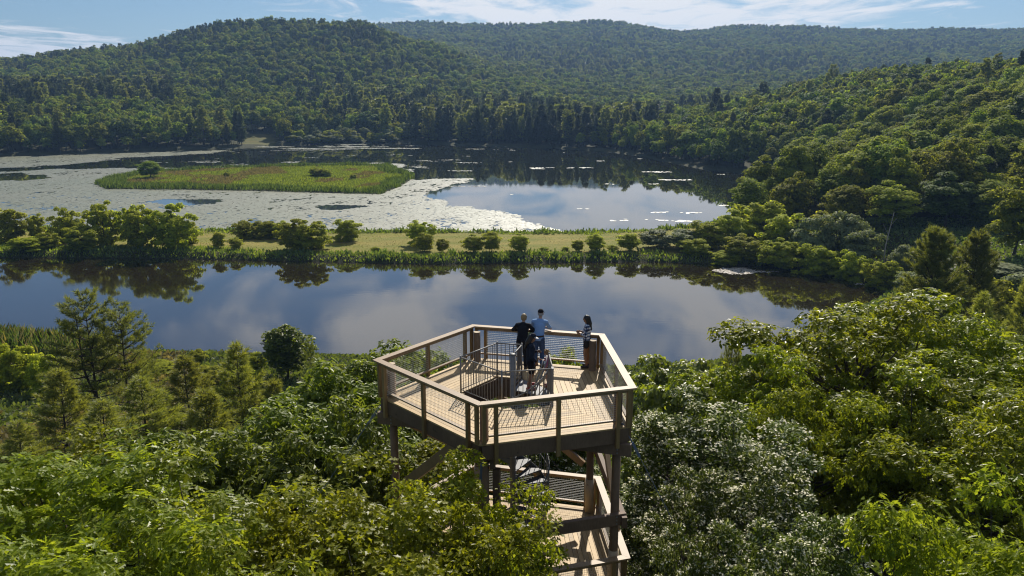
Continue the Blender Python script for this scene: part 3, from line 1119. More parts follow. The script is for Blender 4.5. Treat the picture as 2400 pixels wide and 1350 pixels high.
def hill_label(i):
    side = ('at its left end', 'half way along', 'near its right end')[int(np.clip((px_[i] - 1500) // 330, 0, 2))]
    if righth[i]:
        if conif[i]:
            lab = 'dark conifer among broadleaf trees on the wooded hill, %s' % side
        elif sw[i] < 14:
            lab = 'leafy tree at the foot of the wooded hill by the lake, %s' % side
        elif z[i] > 30:
            lab = 'broadleaf tree high on the wooded hill, %s' % side
        else:
            lab = 'broadleaf tree on the lower slope of the wooded hill, %s' % side
    elif conif[i]:
        lab = 'tall dark pine on the far shore of the lake, one of many'
    else:
        lab = 'round-crowned broadleaf tree on the far shore of the lake, one of many'
    return lab, lab.split(',')[0].replace(' tree', ' trees').replace('treess', 'trees') + ' (group)'


for i in np.where(solo)[0]:
    lab, grp = hill_label(i)
    pr = PR['fir%d' % g.integers(0, 3)] if conif[i] else PR['mid%d' % g.integers(0, 5)]
    place('pine_tree' if conif[i] else 'broadleaf_tree', pr, Q[i, 0], Q[i, 1], hgt[i], lab, 'tree', grp,
          width=pr['R'] * wid[i] * hgt[i] / pr['H'] * (1.0 if conif[i] else 1.1), z=z[i])

# the mass of the forest behind them
far_parts = []
proto_objs = []


def joined(name, pr):
    """crown and trunk of one tree as one mesh, for trees too far off to show their parts"""
    cm, tm = pr['crown'], pr['trunk']
    nv1, nl1, np1 = len(cm.vertices), len(cm.loops), len(cm.polygons)
    nv2, nl2, np2 = len(tm.vertices), len(tm.loops), len(tm.polygons)

    def get(col_, attr, n_, dt):
        a_ = np.empty(n_, dt)
        col_.foreach_get(attr, a_)
        return a_
    v = np.concatenate([get(cm.vertices, 'co', nv1 * 3, np.float32), get(tm.vertices, 'co', nv2 * 3, np.float32)]).reshape(-1, 3)
    lp = np.concatenate([get(cm.loops, 'vertex_index', nl1, np.int32), get(tm.loops, 'vertex_index', nl2, np.int32) + nv1])
    ls = np.concatenate([get(cm.polygons, 'loop_start', np1, np.int32), get(tm.polygons, 'loop_start', np2, np.int32) + nl1])
    lt = np.concatenate([get(cm.polygons, 'loop_total', np1, np.int32), get(tm.polygons, 'loop_total', np2, np.int32)])
    mi = np.concatenate([np.zeros(np1, np.int32), np.ones(np2, np.int32)])
    return np_mesh(name, v, lp, ls, lt, (cm.materials[0], tm.materials[0]), mi)


FAR = []
for k in range(4):
    FAR.append(broadleaf(400 + k, 16, 5.0, .14, 46, 46, T_CLUMP, .80, (M['mid'], M['mid_y'], M['mid'], M['mid_d'])[k], M['bark'], 0, .27, nl=6, low=-.7, soft=.75, flat=.92, ragged=1.08))
for k in range(3):
    FAR.append(pine_tree(410 + k, 24, 5.4, .08, M['pine_dark'] if k < 2 else M['pine'], M['bark'], 1.7, T_TUFT_FAR, 1.9, 5, .55, .1, gap=.15, power=(.6, .45, .4)[k]))
# one real tree of each kind stands in the wood; the mass repeats it
spots = [(-300, 640), (-265, 655), (-140, 745), (-330, 610), (40, 700), (90, 690), (-20, 720)]
FLAB = ['round leafy tree in the wood behind the left shore', 'leafy tree second in the wood behind the left shore', 'leafy tree in the wood behind the clearing',
        'leafy tree at the left end of the far shore', 'dark pine in the stand on the far shore, near its middle', 'dark pine in the stand on the far shore, right of its middle', 'pine with open crown in the stand on the far shore']
for pr, (x, y), lab in zip(FAR, spots, FLAB):
    o = link('forest_tree', joined('forest_tree', pr))
    o.location = (x, y, ground_z(x, y) - .05)
    proto_objs.append(tag(o, lab, 'tree'))

rest = np.where(~solo)[0]
pm = bpy.data.meshes.new('forest')
pm.vertices.add(len(rest))
pm.vertices.foreach_set('co', np.concatenate([Q[rest], (z[rest] - .1)[:, None]], 1).astype(np.float32).ravel())
kindi = np.where(conif[rest], 4 + g.integers(0, 3, len(rest)), g.integers(0, 4, len(rest)))
sz = hgt[rest] / np.where(conif[rest], 24., 15.)
for nm, arr, ty in (('proto', kindi, 'INT'), ('turn', g.uniform(0, 6.28, len(rest)), 'FLOAT')):
    a_ = pm.attributes.new(nm, ty, 'POINT')
    a_.data.foreach_set('value', arr.astype(np.int32 if ty == 'INT' else np.float32))
a_ = pm.attributes.new('size', 'FLOAT_VECTOR', 'POINT')
a_.data.foreach_set('vector', np.stack([sz * wid[rest], sz * wid[rest], sz], 1).astype(np.float32).ravel())
pm.update()
fo = link('forest', pm)
tag(fo, 'green forest of broadleaf trees and pines covering the hills beyond the lake', 'forest', kind='stuff')
ng = bpy.data.node_groups.new('forest', 'GeometryNodeTree')
ng.interface.new_socket('Geometry', in_out='INPUT', socket_type='NodeSocketGeometry')
ng.interface.new_socket('Geometry', in_out='OUTPUT', socket_type='NodeSocketGeometry')
gi, go = ng.nodes.new('NodeGroupInput'), ng.nodes.new('NodeGroupOutput')
jn = ng.nodes.new('GeometryNodeJoinGeometry')


def named(nm, ty):
    a_ = ng.nodes.new('GeometryNodeInputNamedAttribute')
    a_.data_type = ty
    a_.inputs['Name'].default_value = nm
    return a_.outputs[0]


a_proto, a_turn, a_size = named('proto', 'INT'), named('turn', 'FLOAT'), named('size', 'FLOAT_VECTOR')
cx3 = ng.nodes.new('ShaderNodeCombineXYZ')
ng.links.new(a_turn, cx3.inputs[2])
for k, po in enumerate(proto_objs):
    cmp_ = ng.nodes.new('FunctionNodeCompare')
    cmp_.data_type = 'INT'
    cmp_.operation = 'EQUAL'
    ng.links.new(a_proto, cmp_.inputs[2])
    cmp_.inputs[3].default_value = k
    oi = ng.nodes.new('GeometryNodeObjectInfo')
    oi.transform_space = 'ORIGINAL'
    oi.inputs['Object'].default_value = po
    oi.inputs['As Instance'].default_value = True
    ip = ng.nodes.new('GeometryNodeInstanceOnPoints')
    ng.links.new(gi.outputs[0], ip.inputs['Points'])
    ng.links.new(cmp_.outputs[0], ip.inputs['Selection'])
    ng.links.new(oi.outputs['Geometry'], ip.inputs['Instance'])
    ng.links.new(cx3.outputs[0], ip.inputs['Rotation'])
    ng.links.new(a_size, ip.inputs['Scale'])
    ng.links.new(ip.outputs[0], jn.inputs[0])
ng.links.new(jn.outputs[0], go.inputs[0])
md = fo.modifiers.new('forest', 'NODES')
md.node_group = ng

# ------------------------------------------------------------------ trees round the tower, one by one
NEAR = [
    # kind, pixel x, pixel y of the top, metres off, crown radius, label
    ('oak1', 120, 1082, 17.5, 3.4, 'big-leaved oak rising at the lower left edge of the photo'),
    ('oak2', 470, 1095, 16.5, 3.0, 'big-leaved oak in the lower left, right beside the leftmost one'),
    ('oak1', 255, 1225, 13.0, 2.6, 'big-leaved oak filling the bottom edge below the two left-hand oaks'),
    ('oak2', -70, 1190, 14.0, 2.8, 'big-leaved oak cut off by the lower left corner'),
    ('oak2', 590, 1265, 12.5, 1.9, 'small big-leaved oak at the bottom edge between oak and maple'),
    ('maple1', 790, 1115, 17.6, 2.4, 'fine-leaved maple in front of the left legs of the tower'),
    ('maple2', 1010, 1108, 16.8, 2.0, 'fine-leaved maple reaching up to the front corner of the tower deck'),
    ('maple1', 905, 1225, 14.8, 2.2, 'fine-leaved maple at the bottom edge left of the tower'),
    ('maple2', 1135, 1200, 15.4, 2.0, 'fine-leaved maple hiding the foot of the tower staircase'),
    ('maple1', 1215, 1140, 16.8, 1.35, 'slim dark maple shoot in the shade under the tower deck'),
    ('maple2', 690, 1180, 16.5, 2.0, 'fine-leaved maple between the lower left oaks and the tower'),
    ('maple1', 1235, 1290, 14.2, 1.0, 'small maple at the bottom edge just left of the lower deck'),
    ('shrub1', 320, 1020, 24.0, 2.9, 'glossy hickory behind the lower left oaks, below the twin pines'),
    ('shrub2', 520, 1005, 25.0, 3.0, 'glossy hickory second from the left behind the oaks'),
    ('maple2', 140, 1060, 22.5, 2.8, 'maple peeping out behind the leftmost oak'),
    ('shrub1', 690, 935, 28.0, 3.2, 'glossy hickory half way between the pines and the tower'),
    ('shrub2', 790, 862, 31.0, 3.3, 'tall glossy hickory close to the left side of the tower'),
    ('shrub1', 880, 822, 34.0, 3.1, 'glossy hickory whose top reaches the left rail of the deck'),
    ('shrub2', 975, 812, 38.0, 3.0, 'hickory with upright shoots behind the left rail of the deck'),
    ('shrub2', 730, 1020, 24.5, 2.8, 'glossy hickory below the deck level left of the tower'),
    ('shrub1', 845, 955, 26.5, 2.6, 'glossy hickory brushing the left corner of the tower deck'),
    ('maple1', 985, 1055, 25.5, 2.4, 'maple seen beneath the left half of the deck'),
    ('shrub1', 1180, 1000, 29.0, 2.6, 'hickory seen under the deck behind the staircase'),
    ('pale2', 1320, 960, 29.5, 2.4, 'white-blossomed tree seen under the right half of the deck'),
    ('shrub2', 1322, 812, 30.0, 1.5, 'slim hickory peeping over the far edge of the deck'),
    ('pale1', 1590, 930, 25.5, 2.5, 'white-blossomed tree beside the right corner of the deck'),
    ('pale2', 1740, 955, 24.5, 2.6, 'white-blossomed tree in front of the big oak on the right'),
    ('pale1', 1620, 1085, 20.8, 1.6, 'white-blossomed tree right of the tower, half way down'),
    ('pale2', 1790, 1075, 20.5, 2.0, 'white-blossomed tree below the big oak trunk'),
    ('pale2', 1590, 1235, 17.0, 1.1, 'white-blossomed tree at the bottom edge beside the lower deck'),
    ('pale1', 1740, 1215, 16.6, 1.5, 'white-blossomed tree at the bottom edge, second from the lower deck'),
    ('pale1', 1925, 1195, 17.0, 1.8, 'white-blossomed tree at the bottom edge left of the corner oak'),
    ('lime', 1535, 828, 40.0, 2.0, 'bright lime-green tree behind the right rail of the deck'),
    ('lime', 1630, 838, 41.0, 1.9, 'bright green tree at the river edge right of the deck'),
    ('lime', 1590, 870, 33.0, 2.0, 'bright green tree between the deck and the big oak'),
    ('bigoak1', 2015, 712, 33.0, 5.2, 'huge spreading oak filling the right of the photo'),
    ('bigoak2', 1800, 812, 31.0, 3.6, 'spreading oak on the river side right of the tower'),
    ('bigoak2', 2170, 700, 38.0, 6.0, 'huge oak behind the spreading one, below the broad pine'),
    ('bigoak1', 2360, 770, 34.0, 5.0, 'oak at the right edge of the photo, at mid height'),
    ('bigoak2', 2120, 870, 28.0, 4.2, 'oak in front of the huge spreading oaks on the right'),
    ('bigoak1', 2330, 960, 25.0, 3.8, 'oak at the right edge above the corner oak'),
    ('bigoak1', 1930, 930, 27.0, 2.8, 'oak crown in the shade below the huge spreading oak'),
    ('bigoak2', 2480, 880, 29.0, 4.0, 'oak cut off by the right edge of the photo'),
    ('oak1', 2240, 1225, 11.8, 1.9, 'big-leaved oak in the lower right corner'),
    ('oak2', 2400, 1160, 12.8, 2.1, 'big-leaved oak at the right edge above the corner'),
    ('oak2', 2120, 1300, 12.0, 1.1, 'small big-leaved oak shoot at the bottom edge, lower right'),
]
NAMES = {'oak': 'oak_tree', 'maple': 'maple_tree', 'shrub': 'hickory_tree', 'pale': 'blossoming_tree', 'lime': 'lime_tree', 'bigoak': 'oak_tree'}
for kind, px, pt, dd, rr, lab in NEAR:
    nm = NAMES[kind.rstrip('12')]
    place_px(nm, PR[kind], px, pt, dd, lab, 'tree', width=rr)

# pines on the slope towards the river
for kind, px, pt, dd, rr, lab in [
    ('wp1', 195, 688, 72, 5.0, 'tall open white pine with two tops against the river, left'),
    ('wp2', 275, 712, 73, 4.6, 'open white pine right beside the tall double-topped one'),
    ('soft1', 135, 865, 62, 4.2, 'soft yellowish pine in front of the tall open pines'),
    ('soft2', 330, 885, 60, 4.6, 'soft yellowish pine at the foot of the tall open pines'),
    ('soft1', 430, 835, 66, 4.6, 'soft yellowish pine between the tall pines and the spiky one'),
    ('soft2', 555, 808, 60, 4.2, 'soft pine with spiky upright top shoots'),
    ('soft1', 480, 915, 52, 4.2, 'soft yellowish pine in front of the spiky one'),
    ('soft2', 240, 940, 54, 4.4, 'soft yellowish pine just above the lower left oaks'),
    ('soft2', 40, 990, 52, 3.6, 'soft yellowish pine at the left edge above the oaks'),
    ('soft1', 640, 890, 58, 3.6, 'soft pine between the spiky pine and the hickories'),
    ('wp2', 725, 795, 90, 1.5, 'thin sparse pine at the near river bank right of the round tree'),
    ('rp1', 2200, 545, 108, 6.2, 'broad dense pine on the right bank of the river'),
    ('rp1', 2295, 552, 112, 5.0, 'dense pine right of the broad one on the river bank'),
    ('soft2', 2310, 690, 80, 4.6, 'soft pine below the broad pine at the right edge'),
    ('soft1', 2420, 650, 90, 4.2, 'soft pine at the right edge of the photo'),
    ('wp2', 1718, 785, 47, 1.3, 'small pine tip showing over the oak against the river'),
]:
    place_px('pine_tree', PR[kind], px, pt, dd, lab, 'tree', width=rr)

# shrubs on the near river bank
for kind, px, pt, dd, rr, lab in [
    ('round', 665, 765, 104, 3.0, 'dark rounded tree standing alone at the near river bank'),
    ('bush0', 32, 812, 98, 2.6, 'bright yellow-green bush at the left edge on the near bank'),
    ('bush1', 92, 828, 95, 2.0, 'darker bush beside the bright one on the near bank'),
    ('slim0', 462, 818, 112, 1.1, 'small pointed bush at the near water edge left of the round tree'),
    ('slim1', 602, 826, 108, 1.2, 'small bush just left of the round tree'),
    ('bush2', 480, 862, 100, 2.4, 'low spreading bush on the near bank behind the soft pines'),
    ('bush3', 565, 862, 98, 2.2, 'low bush on the near bank left of the round tree'),
    ('bush1', 770, 852, 96, 2.2, 'low bush on the near bank right of the round tree'),
    ('bush0', 365, 850, 106, 2.4, 'low bush on the near bank beside the tall pines'),
]:
    place_px('shrub' if kind != 'round' else 'round_tree', PR[kind], px, pt, dd, lab, 'bush' if kind != 'round' else 'tree', width=rr)

# the levee between the two waters
LEVEE = [
    ('bush0', 18, 488, 216, 4.6, 'leafy tree at the left end of the levee'),
    ('bush1', 80, 503, 220, 3.0, 'small tree second from the left end of the levee'),
    ('bush2', 150, 487, 216, 4.4, 'rounded tree third from the left end of the levee'),
    ('bush3', 234, 474, 211, 5.2, 'tall tree with a pointed top on the left part of the levee'),
    ('bush1', 185, 528, 204, 5.4, 'low wide bush on the bank in front of the tall pointed tree'),
    ('bush0', 60, 556, 204, 5.0, 'low bush on the bank at the left end of the levee'),
    ('bush0', 325, 486, 206, 5.6, 'broad tree in the biggest clump on the levee, left half'),
    ('bush2', 395, 480, 205, 6.4, 'broad tree in the biggest clump on the levee, right half'),
    ('bush1', 300, 482, 212, 3.6, 'narrow tree behind the biggest clump on the levee'),
    ('bush3', 575, 516, 222, 3.8, 'rounded bush at the left of the low hedge on the levee'),
    ('bush0', 625, 518, 222, 4.0, 'rounded bush in the middle of the low hedge on the levee'),
    ('bush1', 660, 520, 221, 3.4, 'rounded bush at the right of the low hedge on the levee'),
    ('bush2', 685, 514, 206, 4.0, 'left one of the two dark trees leaning together on the levee'),
    ('bush3', 728, 518, 205, 4.2, 'right one of the two dark trees leaning together on the levee'),
    ('bush0', 812, 515, 216, 3.7, 'dome-shaped bush standing alone on the mown levee'),
    ('bush1', 983, 519, 211, 3.7, 'rounded tree on the levee straight above the deck corner'),
    ('slim0', 993, 546, 202, 2.5, 'dark bush on the bank before the rounded tree'),
    ('slim1', 1036, 560, 201, 1.7, 'small pointed bush right of the rounded tree on the bank'),
    ('slim0', 552, 556, 205, 1.8, 'small bush on the bank below the low hedge'),
    ('slim0', 1110, 550, 201, 2.7, 'dark bush on the bank, left of a pair'),
    ('slim1', 1152, 544, 201, 2.6, 'dark bush on the bank, right of a pair'),
    ('slim0', 1217, 548, 201, 2.4, 'round dark bush on the bank above the heads of the couple'),
    ('slim1', 1355, 563, 202, 1.6, 'little bush on the bank above the woman in the plaid shirt'),
    ('slim0', 1396, 548, 202, 2.5, 'dark bush on the bank right of the little one'),
    ('slim1', 1475, 548, 203, 2.8, 'dark bush on the bank at the right end of the mown grass'),
    ('slim1', 1325, 578, 203, 1.1, 'tiny bush on the bank beside the little one'),
    ('slim0', 1435, 574, 203, 1.5, 'tiny bush between two dark bushes on the bank'),
    ('slim1', 510, 545, 207, 2.0, 'low ragged bush between the biggest clump and the hedge on the levee'),
    ('slim0', 880, 578, 202, 1.3, 'tiny bush on the bank below the dome-shaped bush'),
    ('slim1', 1275, 585, 202, 1.2, 'tiny bush on the bank right of the round dark bush'),
    ('bush2', 440, 520, 214, 3.2, 'ragged bush at the right end of the biggest clump on the levee'),
    ('bush3', 110, 545, 207, 3.4, 'ragged bush on the bank between the small and the rounded tree'),
]
for kind, px, pt, dd, rr, lab in LEVEE:
    place_px('shrub', PR[kind], px, pt, dd, lab, 'bush', width=rr * (.80 if px < 450 else .92), z=None)

# the grove where the levee meets the right bank
GROVE = [
    ('sumac0', 1540, 538, 206, 4.6), ('sumac1', 1600, 536, 206, 4.8), ('bush0', 1660, 520, 205, 4.6), ('bush2', 1725, 492, 208, 5.4),
    ('bush1', 1790, 470, 214, 6.0), ('mid0', 1760, 420, 232, 5.2), ('mid1', 1860, 405, 225, 6.0), ('bush3', 1850, 500, 200, 5.6),
    ('sumac0', 1905, 512, 192, 5.0), ('sumac1', 1985, 498, 190, 5.2), ('bush0', 1950, 492, 200, 5.4), ('bush2', 1630, 560, 198, 3.6),
    ('bush1', 1740, 552, 193, 4.2), ('bush3', 1830, 562, 188, 4.4), ('bush0', 1920, 575, 182, 4.2), ('sumac1', 2025, 540, 182, 4.0),
    ('bush2', 2000, 590, 176, 3.6), ('bush1', 2075, 610, 168, 3.4), ('sumac0', 2120, 575, 172, 3.2), ('bush1', 1700, 590, 192, 3.0),
    ('sumac1', 2140, 640, 158, 3.0), ('mid2', 1960, 400, 226, 6.0), ('mid3', 2060, 380, 222, 6.2), ('mid4', 2160, 350, 225, 6.4),
    ('mid0', 2260, 370, 215, 6.0), ('mid1', 2400, 420, 165, 5.4), ('mid2', 2340, 330, 232, 6.6), ('mid3', 2480, 300, 220, 6.2),
    ('mid1', 2100, 425, 200, 6.0), ('mid3', 2230, 405, 199, 6.5), ('mid0', 2335, 425, 197, 6.0), ('mid4', 1990, 435, 206, 5.5),
    ('sumac0', 2360, 620, 150, 5.0), ('sumac1', 2420, 640, 135, 4.6), ('bush0', 2330, 650, 128, 4.0),
]
ORD = ['leftmost', 'second', 'third', 'fourth', 'fifth', 'sixth', 'seventh', 'eighth', 'ninth', 'tenth', 'eleventh', 'twelfth', 'thirteenth', 'rightmost']
GL = {'sumac': '%s silvery flat-topped sumac %sin the grove where levee and right bank meet', 'bush': '%s leafy bush %sin the grove where levee and right bank meet',
      'mid': '%s tall leafy tree %sin the row between grove and hill'}
GG = {'sumac': 'sumacs in the grove', 'bush': 'bushes in the grove', 'mid': 'tall trees behind the grove'}
cnt = {}
for kind, px, pt, dd, rr in sorted(GROVE, key=lambda q_: q_[1]):
    k = kind[:-1]
    i = cnt.get(k, 0)
    cnt[k] = i + 1
    place_px({'sumac': 'sumac_shrub', 'bush': 'shrub', 'mid': 'broadleaf_tree'}[k], PR[kind], px, pt, dd, GL[k] % (ORD[i], '' if i == 0 else 'from the left '), 'tree' if k == 'mid' else 'bush', width=rr, group=GG[k])

# bushes on the island and the shrubby far shore
for kind, px, pt, dd, rr, lab in [
    ('mid0', 348, 378, 392, 5.2, 'small grey-green tree at the left end of the marsh island'),
    ('bush0', 738, 393, 400, 2.8, 'left bush of the three in the middle of the marsh island'),
    ('bush1', 752, 395, 397, 3.0, 'middle bush of the three on the marsh island'),
    ('bush2', 766, 398, 395, 2.4, 'right bush of the three on the marsh island'),
    ('bush3', 530, 403, 398, 1.5, 'little round bush on the left half of the marsh island'),
    ('bush1', 828, 408, 386, 1.8, 'little bush on the right half of the marsh island'),
]:
    place_px('shrub' if kind != 'mid0' else 'broadleaf_tree', PR[kind], px, pt, dd, lab, 'bush' if kind != 'mid0' else 'tree', width=rr)
g = np.random.default_rng(5)
cand = np.stack([g.uniform(690, 968, 400), g.uniform(620, 720, 400)], 1)
cand = np.stack([(cand[:, 0] - 1200) / F_PX * cand[:, 1], cand[:, 1]], 1)
_, csw = terrain(cand[:, 0], cand[:, 1])
cand, csw = cand[(csw > 1.5) & (csw < 27)], csw[(csw > 1.5) & (csw < 27)]
for i in range(min(80, len(cand))):
    kind = ('sumac%d' if i % 3 else 'bush%d') % (i % 2)
    place('shrub', PR[kind], cand[i, 0], cand[i, 1], (3.0 + csw[i] * .25) * g.uniform(.8, 1.3), 'pale shrub in the hedge along the far shore beside the clearing', 'bush', 'shrubs along the far shore', width=g.uniform(3.2, 5))

# dead leaning trunk over the river and snag on the island
b_ = MB()
p0 = at_z(2070, 632, 2)
b_.tube([p0, p0 + [.4, 1, 5], p0 + [1.3, 1.5, 9.5], p0 + [1.9, 1.8, 12.5]], [.16, .13, .09, .03], 7)
b_.tube([p0 + [.9, 1.3, 7.5], p0 + [-.4, 1.6, 10]], [.05, .015], 5)
b_.tube([p0 + [1.3, 1.5, 9.5], p0 + [2.6, 1.4, 11.4]], [.05, .015], 5)
tag(b_.build('dead_tree', M['deadwood'], None, True), 'bare pale dead tree leaning over the river at the right', 'dead tree')
b_ = MB()
p0 = at_z(624, 393, .4)
b_.tube([p0, p0 + [.1, 0, 2.2], p0 + [-.1, 0, 4.6]], [.16, .12, .04], 6)
b_.tube([p0 + [.1, 0, 2.4], p0 + [1.1, 0, 4.0]], [.07, .02], 5)
b_.tube([p0 + [.05, 0, 1.8], p0 + [-1.0, .2, 3.2]], [.06, .02], 5)
tag(b_.build('snag', M['bark_grey'], None, True), 'thin dead snag at the back edge of the marsh island', 'dead tree')

# low wetland growth on the near bank
g = np.random.default_rng(31)
Qn = jgrid(-95, 60, 40, 128, .47, g)
Qn = Qn[in_view(Qn)]
zz, sw = terrain(Qn[:, 0], Qn[:, 1])
Qn = Qn[(sw > .3)]
dryn = (fbm(Qn[:, 0] / 14, Qn[:, 1] / 14) + np.where(Qn[:, 0] < -38, .10, -.25) > .56).astype(int)
tag(link('wetland_growth', blades('wetland_growth', Qn, .35, .9, .42, (M['fern'], M['dryreed']), g, dryn, .8, T_CLUMP)), 'low green ferns and weeds covering the near river bank', 'undergrowth', kind='stuff')
Qr = jgrid(-95, -62, 105, 136, .5, g)
zz, sw = terrain(Qr[:, 0], Qr[:, 1])
Qr = Qr[(sw > .0) & (sw < 10)]
tag(link('reed_plumes', blades('reed_plumes', Qr, 1.8, 2.9, .16, (M['dryreed'], M['reed']), g, (g.random(len(Qr)) < .6).astype(int), .1)), 'tall brown-plumed reeds on the near bank at the left edge', 'reeds', kind='stuff')
Qs = jgrid(55, 150, 60, 215, .7, g)
Qs = Qs[in_view(Qs)]
zz, sw = terrain(Qs[:, 0], Qs[:, 1])
Qs = Qs[sw > .4]
tag(link('bank_undergrowth', blades('bank_undergrowth', Qs, .4, 1.2, .6, (M['fern'],), g, None, .9, T_CLUMP)), 'low undergrowth on the right bank below the grove', 'undergrowth', kind='stuff')

# path on the shaded terrace
def ribbon(name, pts, w, mat, lift=.06):
    b_ = MB()
    P = []
    for i in range(len(pts) - 1):
        for t in np.linspace(0, 1, 9)[:-1]:
            P.append(np.array(pts[i]) * (1 - t) + np.array(pts[i + 1]) * t)
    P.append(np.array(pts[-1]))
    L = []
    for i, p in enumerate(P):
        e = P[min(i + 1, len(P) - 1)] - P[max(i - 1, 0)]
        e = e / np.linalg.norm(e)
        nn = np.array([-e[1], e[0]])
        row = [p + nn * w * (k / 2 - .5) for k in range(3)]
        zs = terrain([r_[0] for r_ in row], [r_[1] for r_ in row])[0]
        L.append([(r_[0], r_[1], zq + lift) for r_, zq in zip(row, zs)])
    vs = [v for r_ in L for v in r_]
    fs = []
    for i in range(len(P) - 1):
        for k in range(2):
            fs.append((i * 3 + k, (i + 1) * 3 + k, (i + 1) * 3 + k + 1, i * 3 + k + 1))
    b_.add(vs, fs)
    return b_.build(name, mat)


M['gravel'] = plain('gravel_path', (.26, .24, .22), .9, .3, 3, 0, .6, .2)
pa = [at_z(2010, 582, 7)[:2], at_z(2130, 588, 7.5)[:2], at_z(2250, 592, 7.5)[:2], at_z(2330, 560, 7.5)[:2], at_z(2500, 545, 7.5)[:2]]
tag(ribbon('path', pa, 4.0, M['gravel']), kind='structure')

# foam on the river
m, n, l, b = new_mat('river_foam')
f = noise(n, l, 1.2, 6, .7)
l.new(mix_rgb(n, l, ramp(n, l, f, .35, .6), (.30, .25, .18), (.62, .58, .50)), b.inputs['Base Color'])
b.inputs['Roughness'].default_value = .8
M['foam'] = m
for pxs, lab, sp in (([(1660, 632), (1700, 627), (1742, 626), (1760, 629), (1775, 634), (1822, 636), (1785, 640), (1770, 642), (1745, 644), (1700, 642), (1678, 638)], 'whitish patch of foam floating on the river near the grove', .34),
                     ([(1990, 666), (2010, 663), (2026, 667), (2004, 670)], 'tiny streak of foam on the river at its right end', .2)):
    P = wpoly(pxs)
    g = np.random.default_rng(len(pxs))
    Qf = jgrid(P[:, 0].min(), P[:, 0].max(), P[:, 1].min(), P[:, 1].max(), sp, g)
    sf = sdist(Qf, P) + (fbm(Qf[:, 0] / 1.5, Qf[:, 1] / 2.2) - .5) * 3.0
    Qf = Qf[g.random(len(Qf)) < np.clip(-sf / 1.1 + .15, 0, .93)]
    nf = len(Qf)
    an = g.uniform(0, 6.28, nf)
    me = scatter_mesh('foam_patch', T_PAD, np.concatenate([Qf, g.uniform(.006, .03, (nf, 1))], 1), np.stack([np.cos(an), np.sin(an), 0 * an], 1),
                      np.tile([0, 0, 1.], (nf, 1)), sp * g.uniform(.7, 1.9, nf), (M['foam'],))
    tag(link('foam_patch', me), lab, 'foam')

# buildings glimpsed across the lake
M['white_wall'] = plain('white_siding', (.72, .71, .68), .7, .06, 2)
M['dark_wall'] = plain('dark_siding', (.06, .05, .045), .8, .2, 2)
M['roof_pale'] = plain('pale_metal_roof', (.62, .62, .62), .4, .06, 2, .2)
M['roof_dark'] = plain('dark_shingles', (.07, .07, .075), .85, .2, 2)
M['pane'] = plain('window_pane', (.03, .035, .04), .15, .1, 2)


def hut(name, x, y, w, dpt, h, rh, wallm, roofm, rot, lab, cat, wins):
    z0 = ground_z(x, y) - .1
    t = empty(name, (x, y, z0))
    t.rotation_euler = (0, 0, rot)
    b_ = MB()
    a, c = w / 2, dpt / 2
    b_.prism([(-a, -c), (a, -c), (a, c), (-a, c)], 0, h)
    b_.add([(-a, -c, h), (-a, c, h), (-a, 0, h + rh), (a, -c, h), (a, c, h), (a, 0, h + rh)], [(0, 2, 1), (3, 4, 5), (0, 3, 5, 2), (1, 2, 5, 4)])
    b_.build('wall', wallm, t)
    b_ = MB()
    for s in (-1, 1):
        b_.beam((-a - .3, s * (c + .35) / 2, h + rh / 2 + .02), (a + .3, s * (c + .35) / 2, h + rh / 2 + .02), math.hypot(c + .35, rh), .12,
                up=(0, s * rh, c + .35))
    b_.build('roof', roofm, t)
    for (wx, wz, ww, wh) in wins:
        b_ = MB()
        b_.beam((wx - ww / 2, -c - .02, wz), (wx + ww / 2, -c - .02, wz), .05, wh)
        b_.build('window', M['pane'], t)
    b_ = MB()
    b_.beam((a * .6 - .45, -c - .03, 1.05), (a * .6 + .45, -c - .03, 1.05), .06, 2.1)
    b_.build('door', M['roof_dark'], t)
    return tag(t, lab, cat)


p = at_z(661, 327, 1.5)
hut('boathouse', p[0], p[1], 4.4, 3.4, 2.0, 1.0, M['dark_wall'], M['roof_pale'], .35, 'tiny dark hut with a pale roof in the clearing across the lake', 'hut', [(-.9, 1.2, .8, .7)])
p = at_d(578, 310, 716)
hut('white_house', p[0], p[1], 13, 8, 5.5, 3, M['white_wall'], M['roof_dark'], -.2, 'white house glimpsed between the trees across the lake', 'house', [(-4, 3.9, 1.1, 1.4), (-1.5, 3.9, 1.1, 1.4), (1.2, 3.9, 1.1, 1.4), (4, 3.9, 1.1, 1.4), (-4, 1.5, 1.1, 1.4), (-1.5, 1.5, 1.1, 1.4)])

# ------------------------------------------------------------------ observation tower
ZR = 32.82                     # top of the hand rail
ZD = 31.75                     # upper deck
ZL = 27.0                      # lower deck
CORN = np.array([at_z(x, y, ZR)[:2] for x, y in [(873, 843), (1107, 760), (1417, 782), (1493, 909), (1120, 950)]])   # A B C D E
CEN = CORN.mean(0)


def inset(poly, d):
    return grow(poly, -d)


tower = tag(empty('observation_tower', (CEN[0], CEN[1], ground_z(*CEN))), 'five-sided wooden observation tower with railed deck rising above the trees', 'tower')
TINV = Matrix.Translation(-Vector(tower.location))


def tpart(name, me, parent=None, mat=None):
    """mesh given in world coordinates, parented to the tower or one of its parts (origins kept at the world origin)"""
    o = link(name, me, None, mat)
    par = parent if parent is not None else tower
    o.parent = par
    if par is tower:
        o.matrix_parent_inverse = TINV
    return o


def tbuild(mb, name, mat, parent=None, smooth=False):
    return tpart(name, mb.mesh(name, (mat,), smooth), parent)


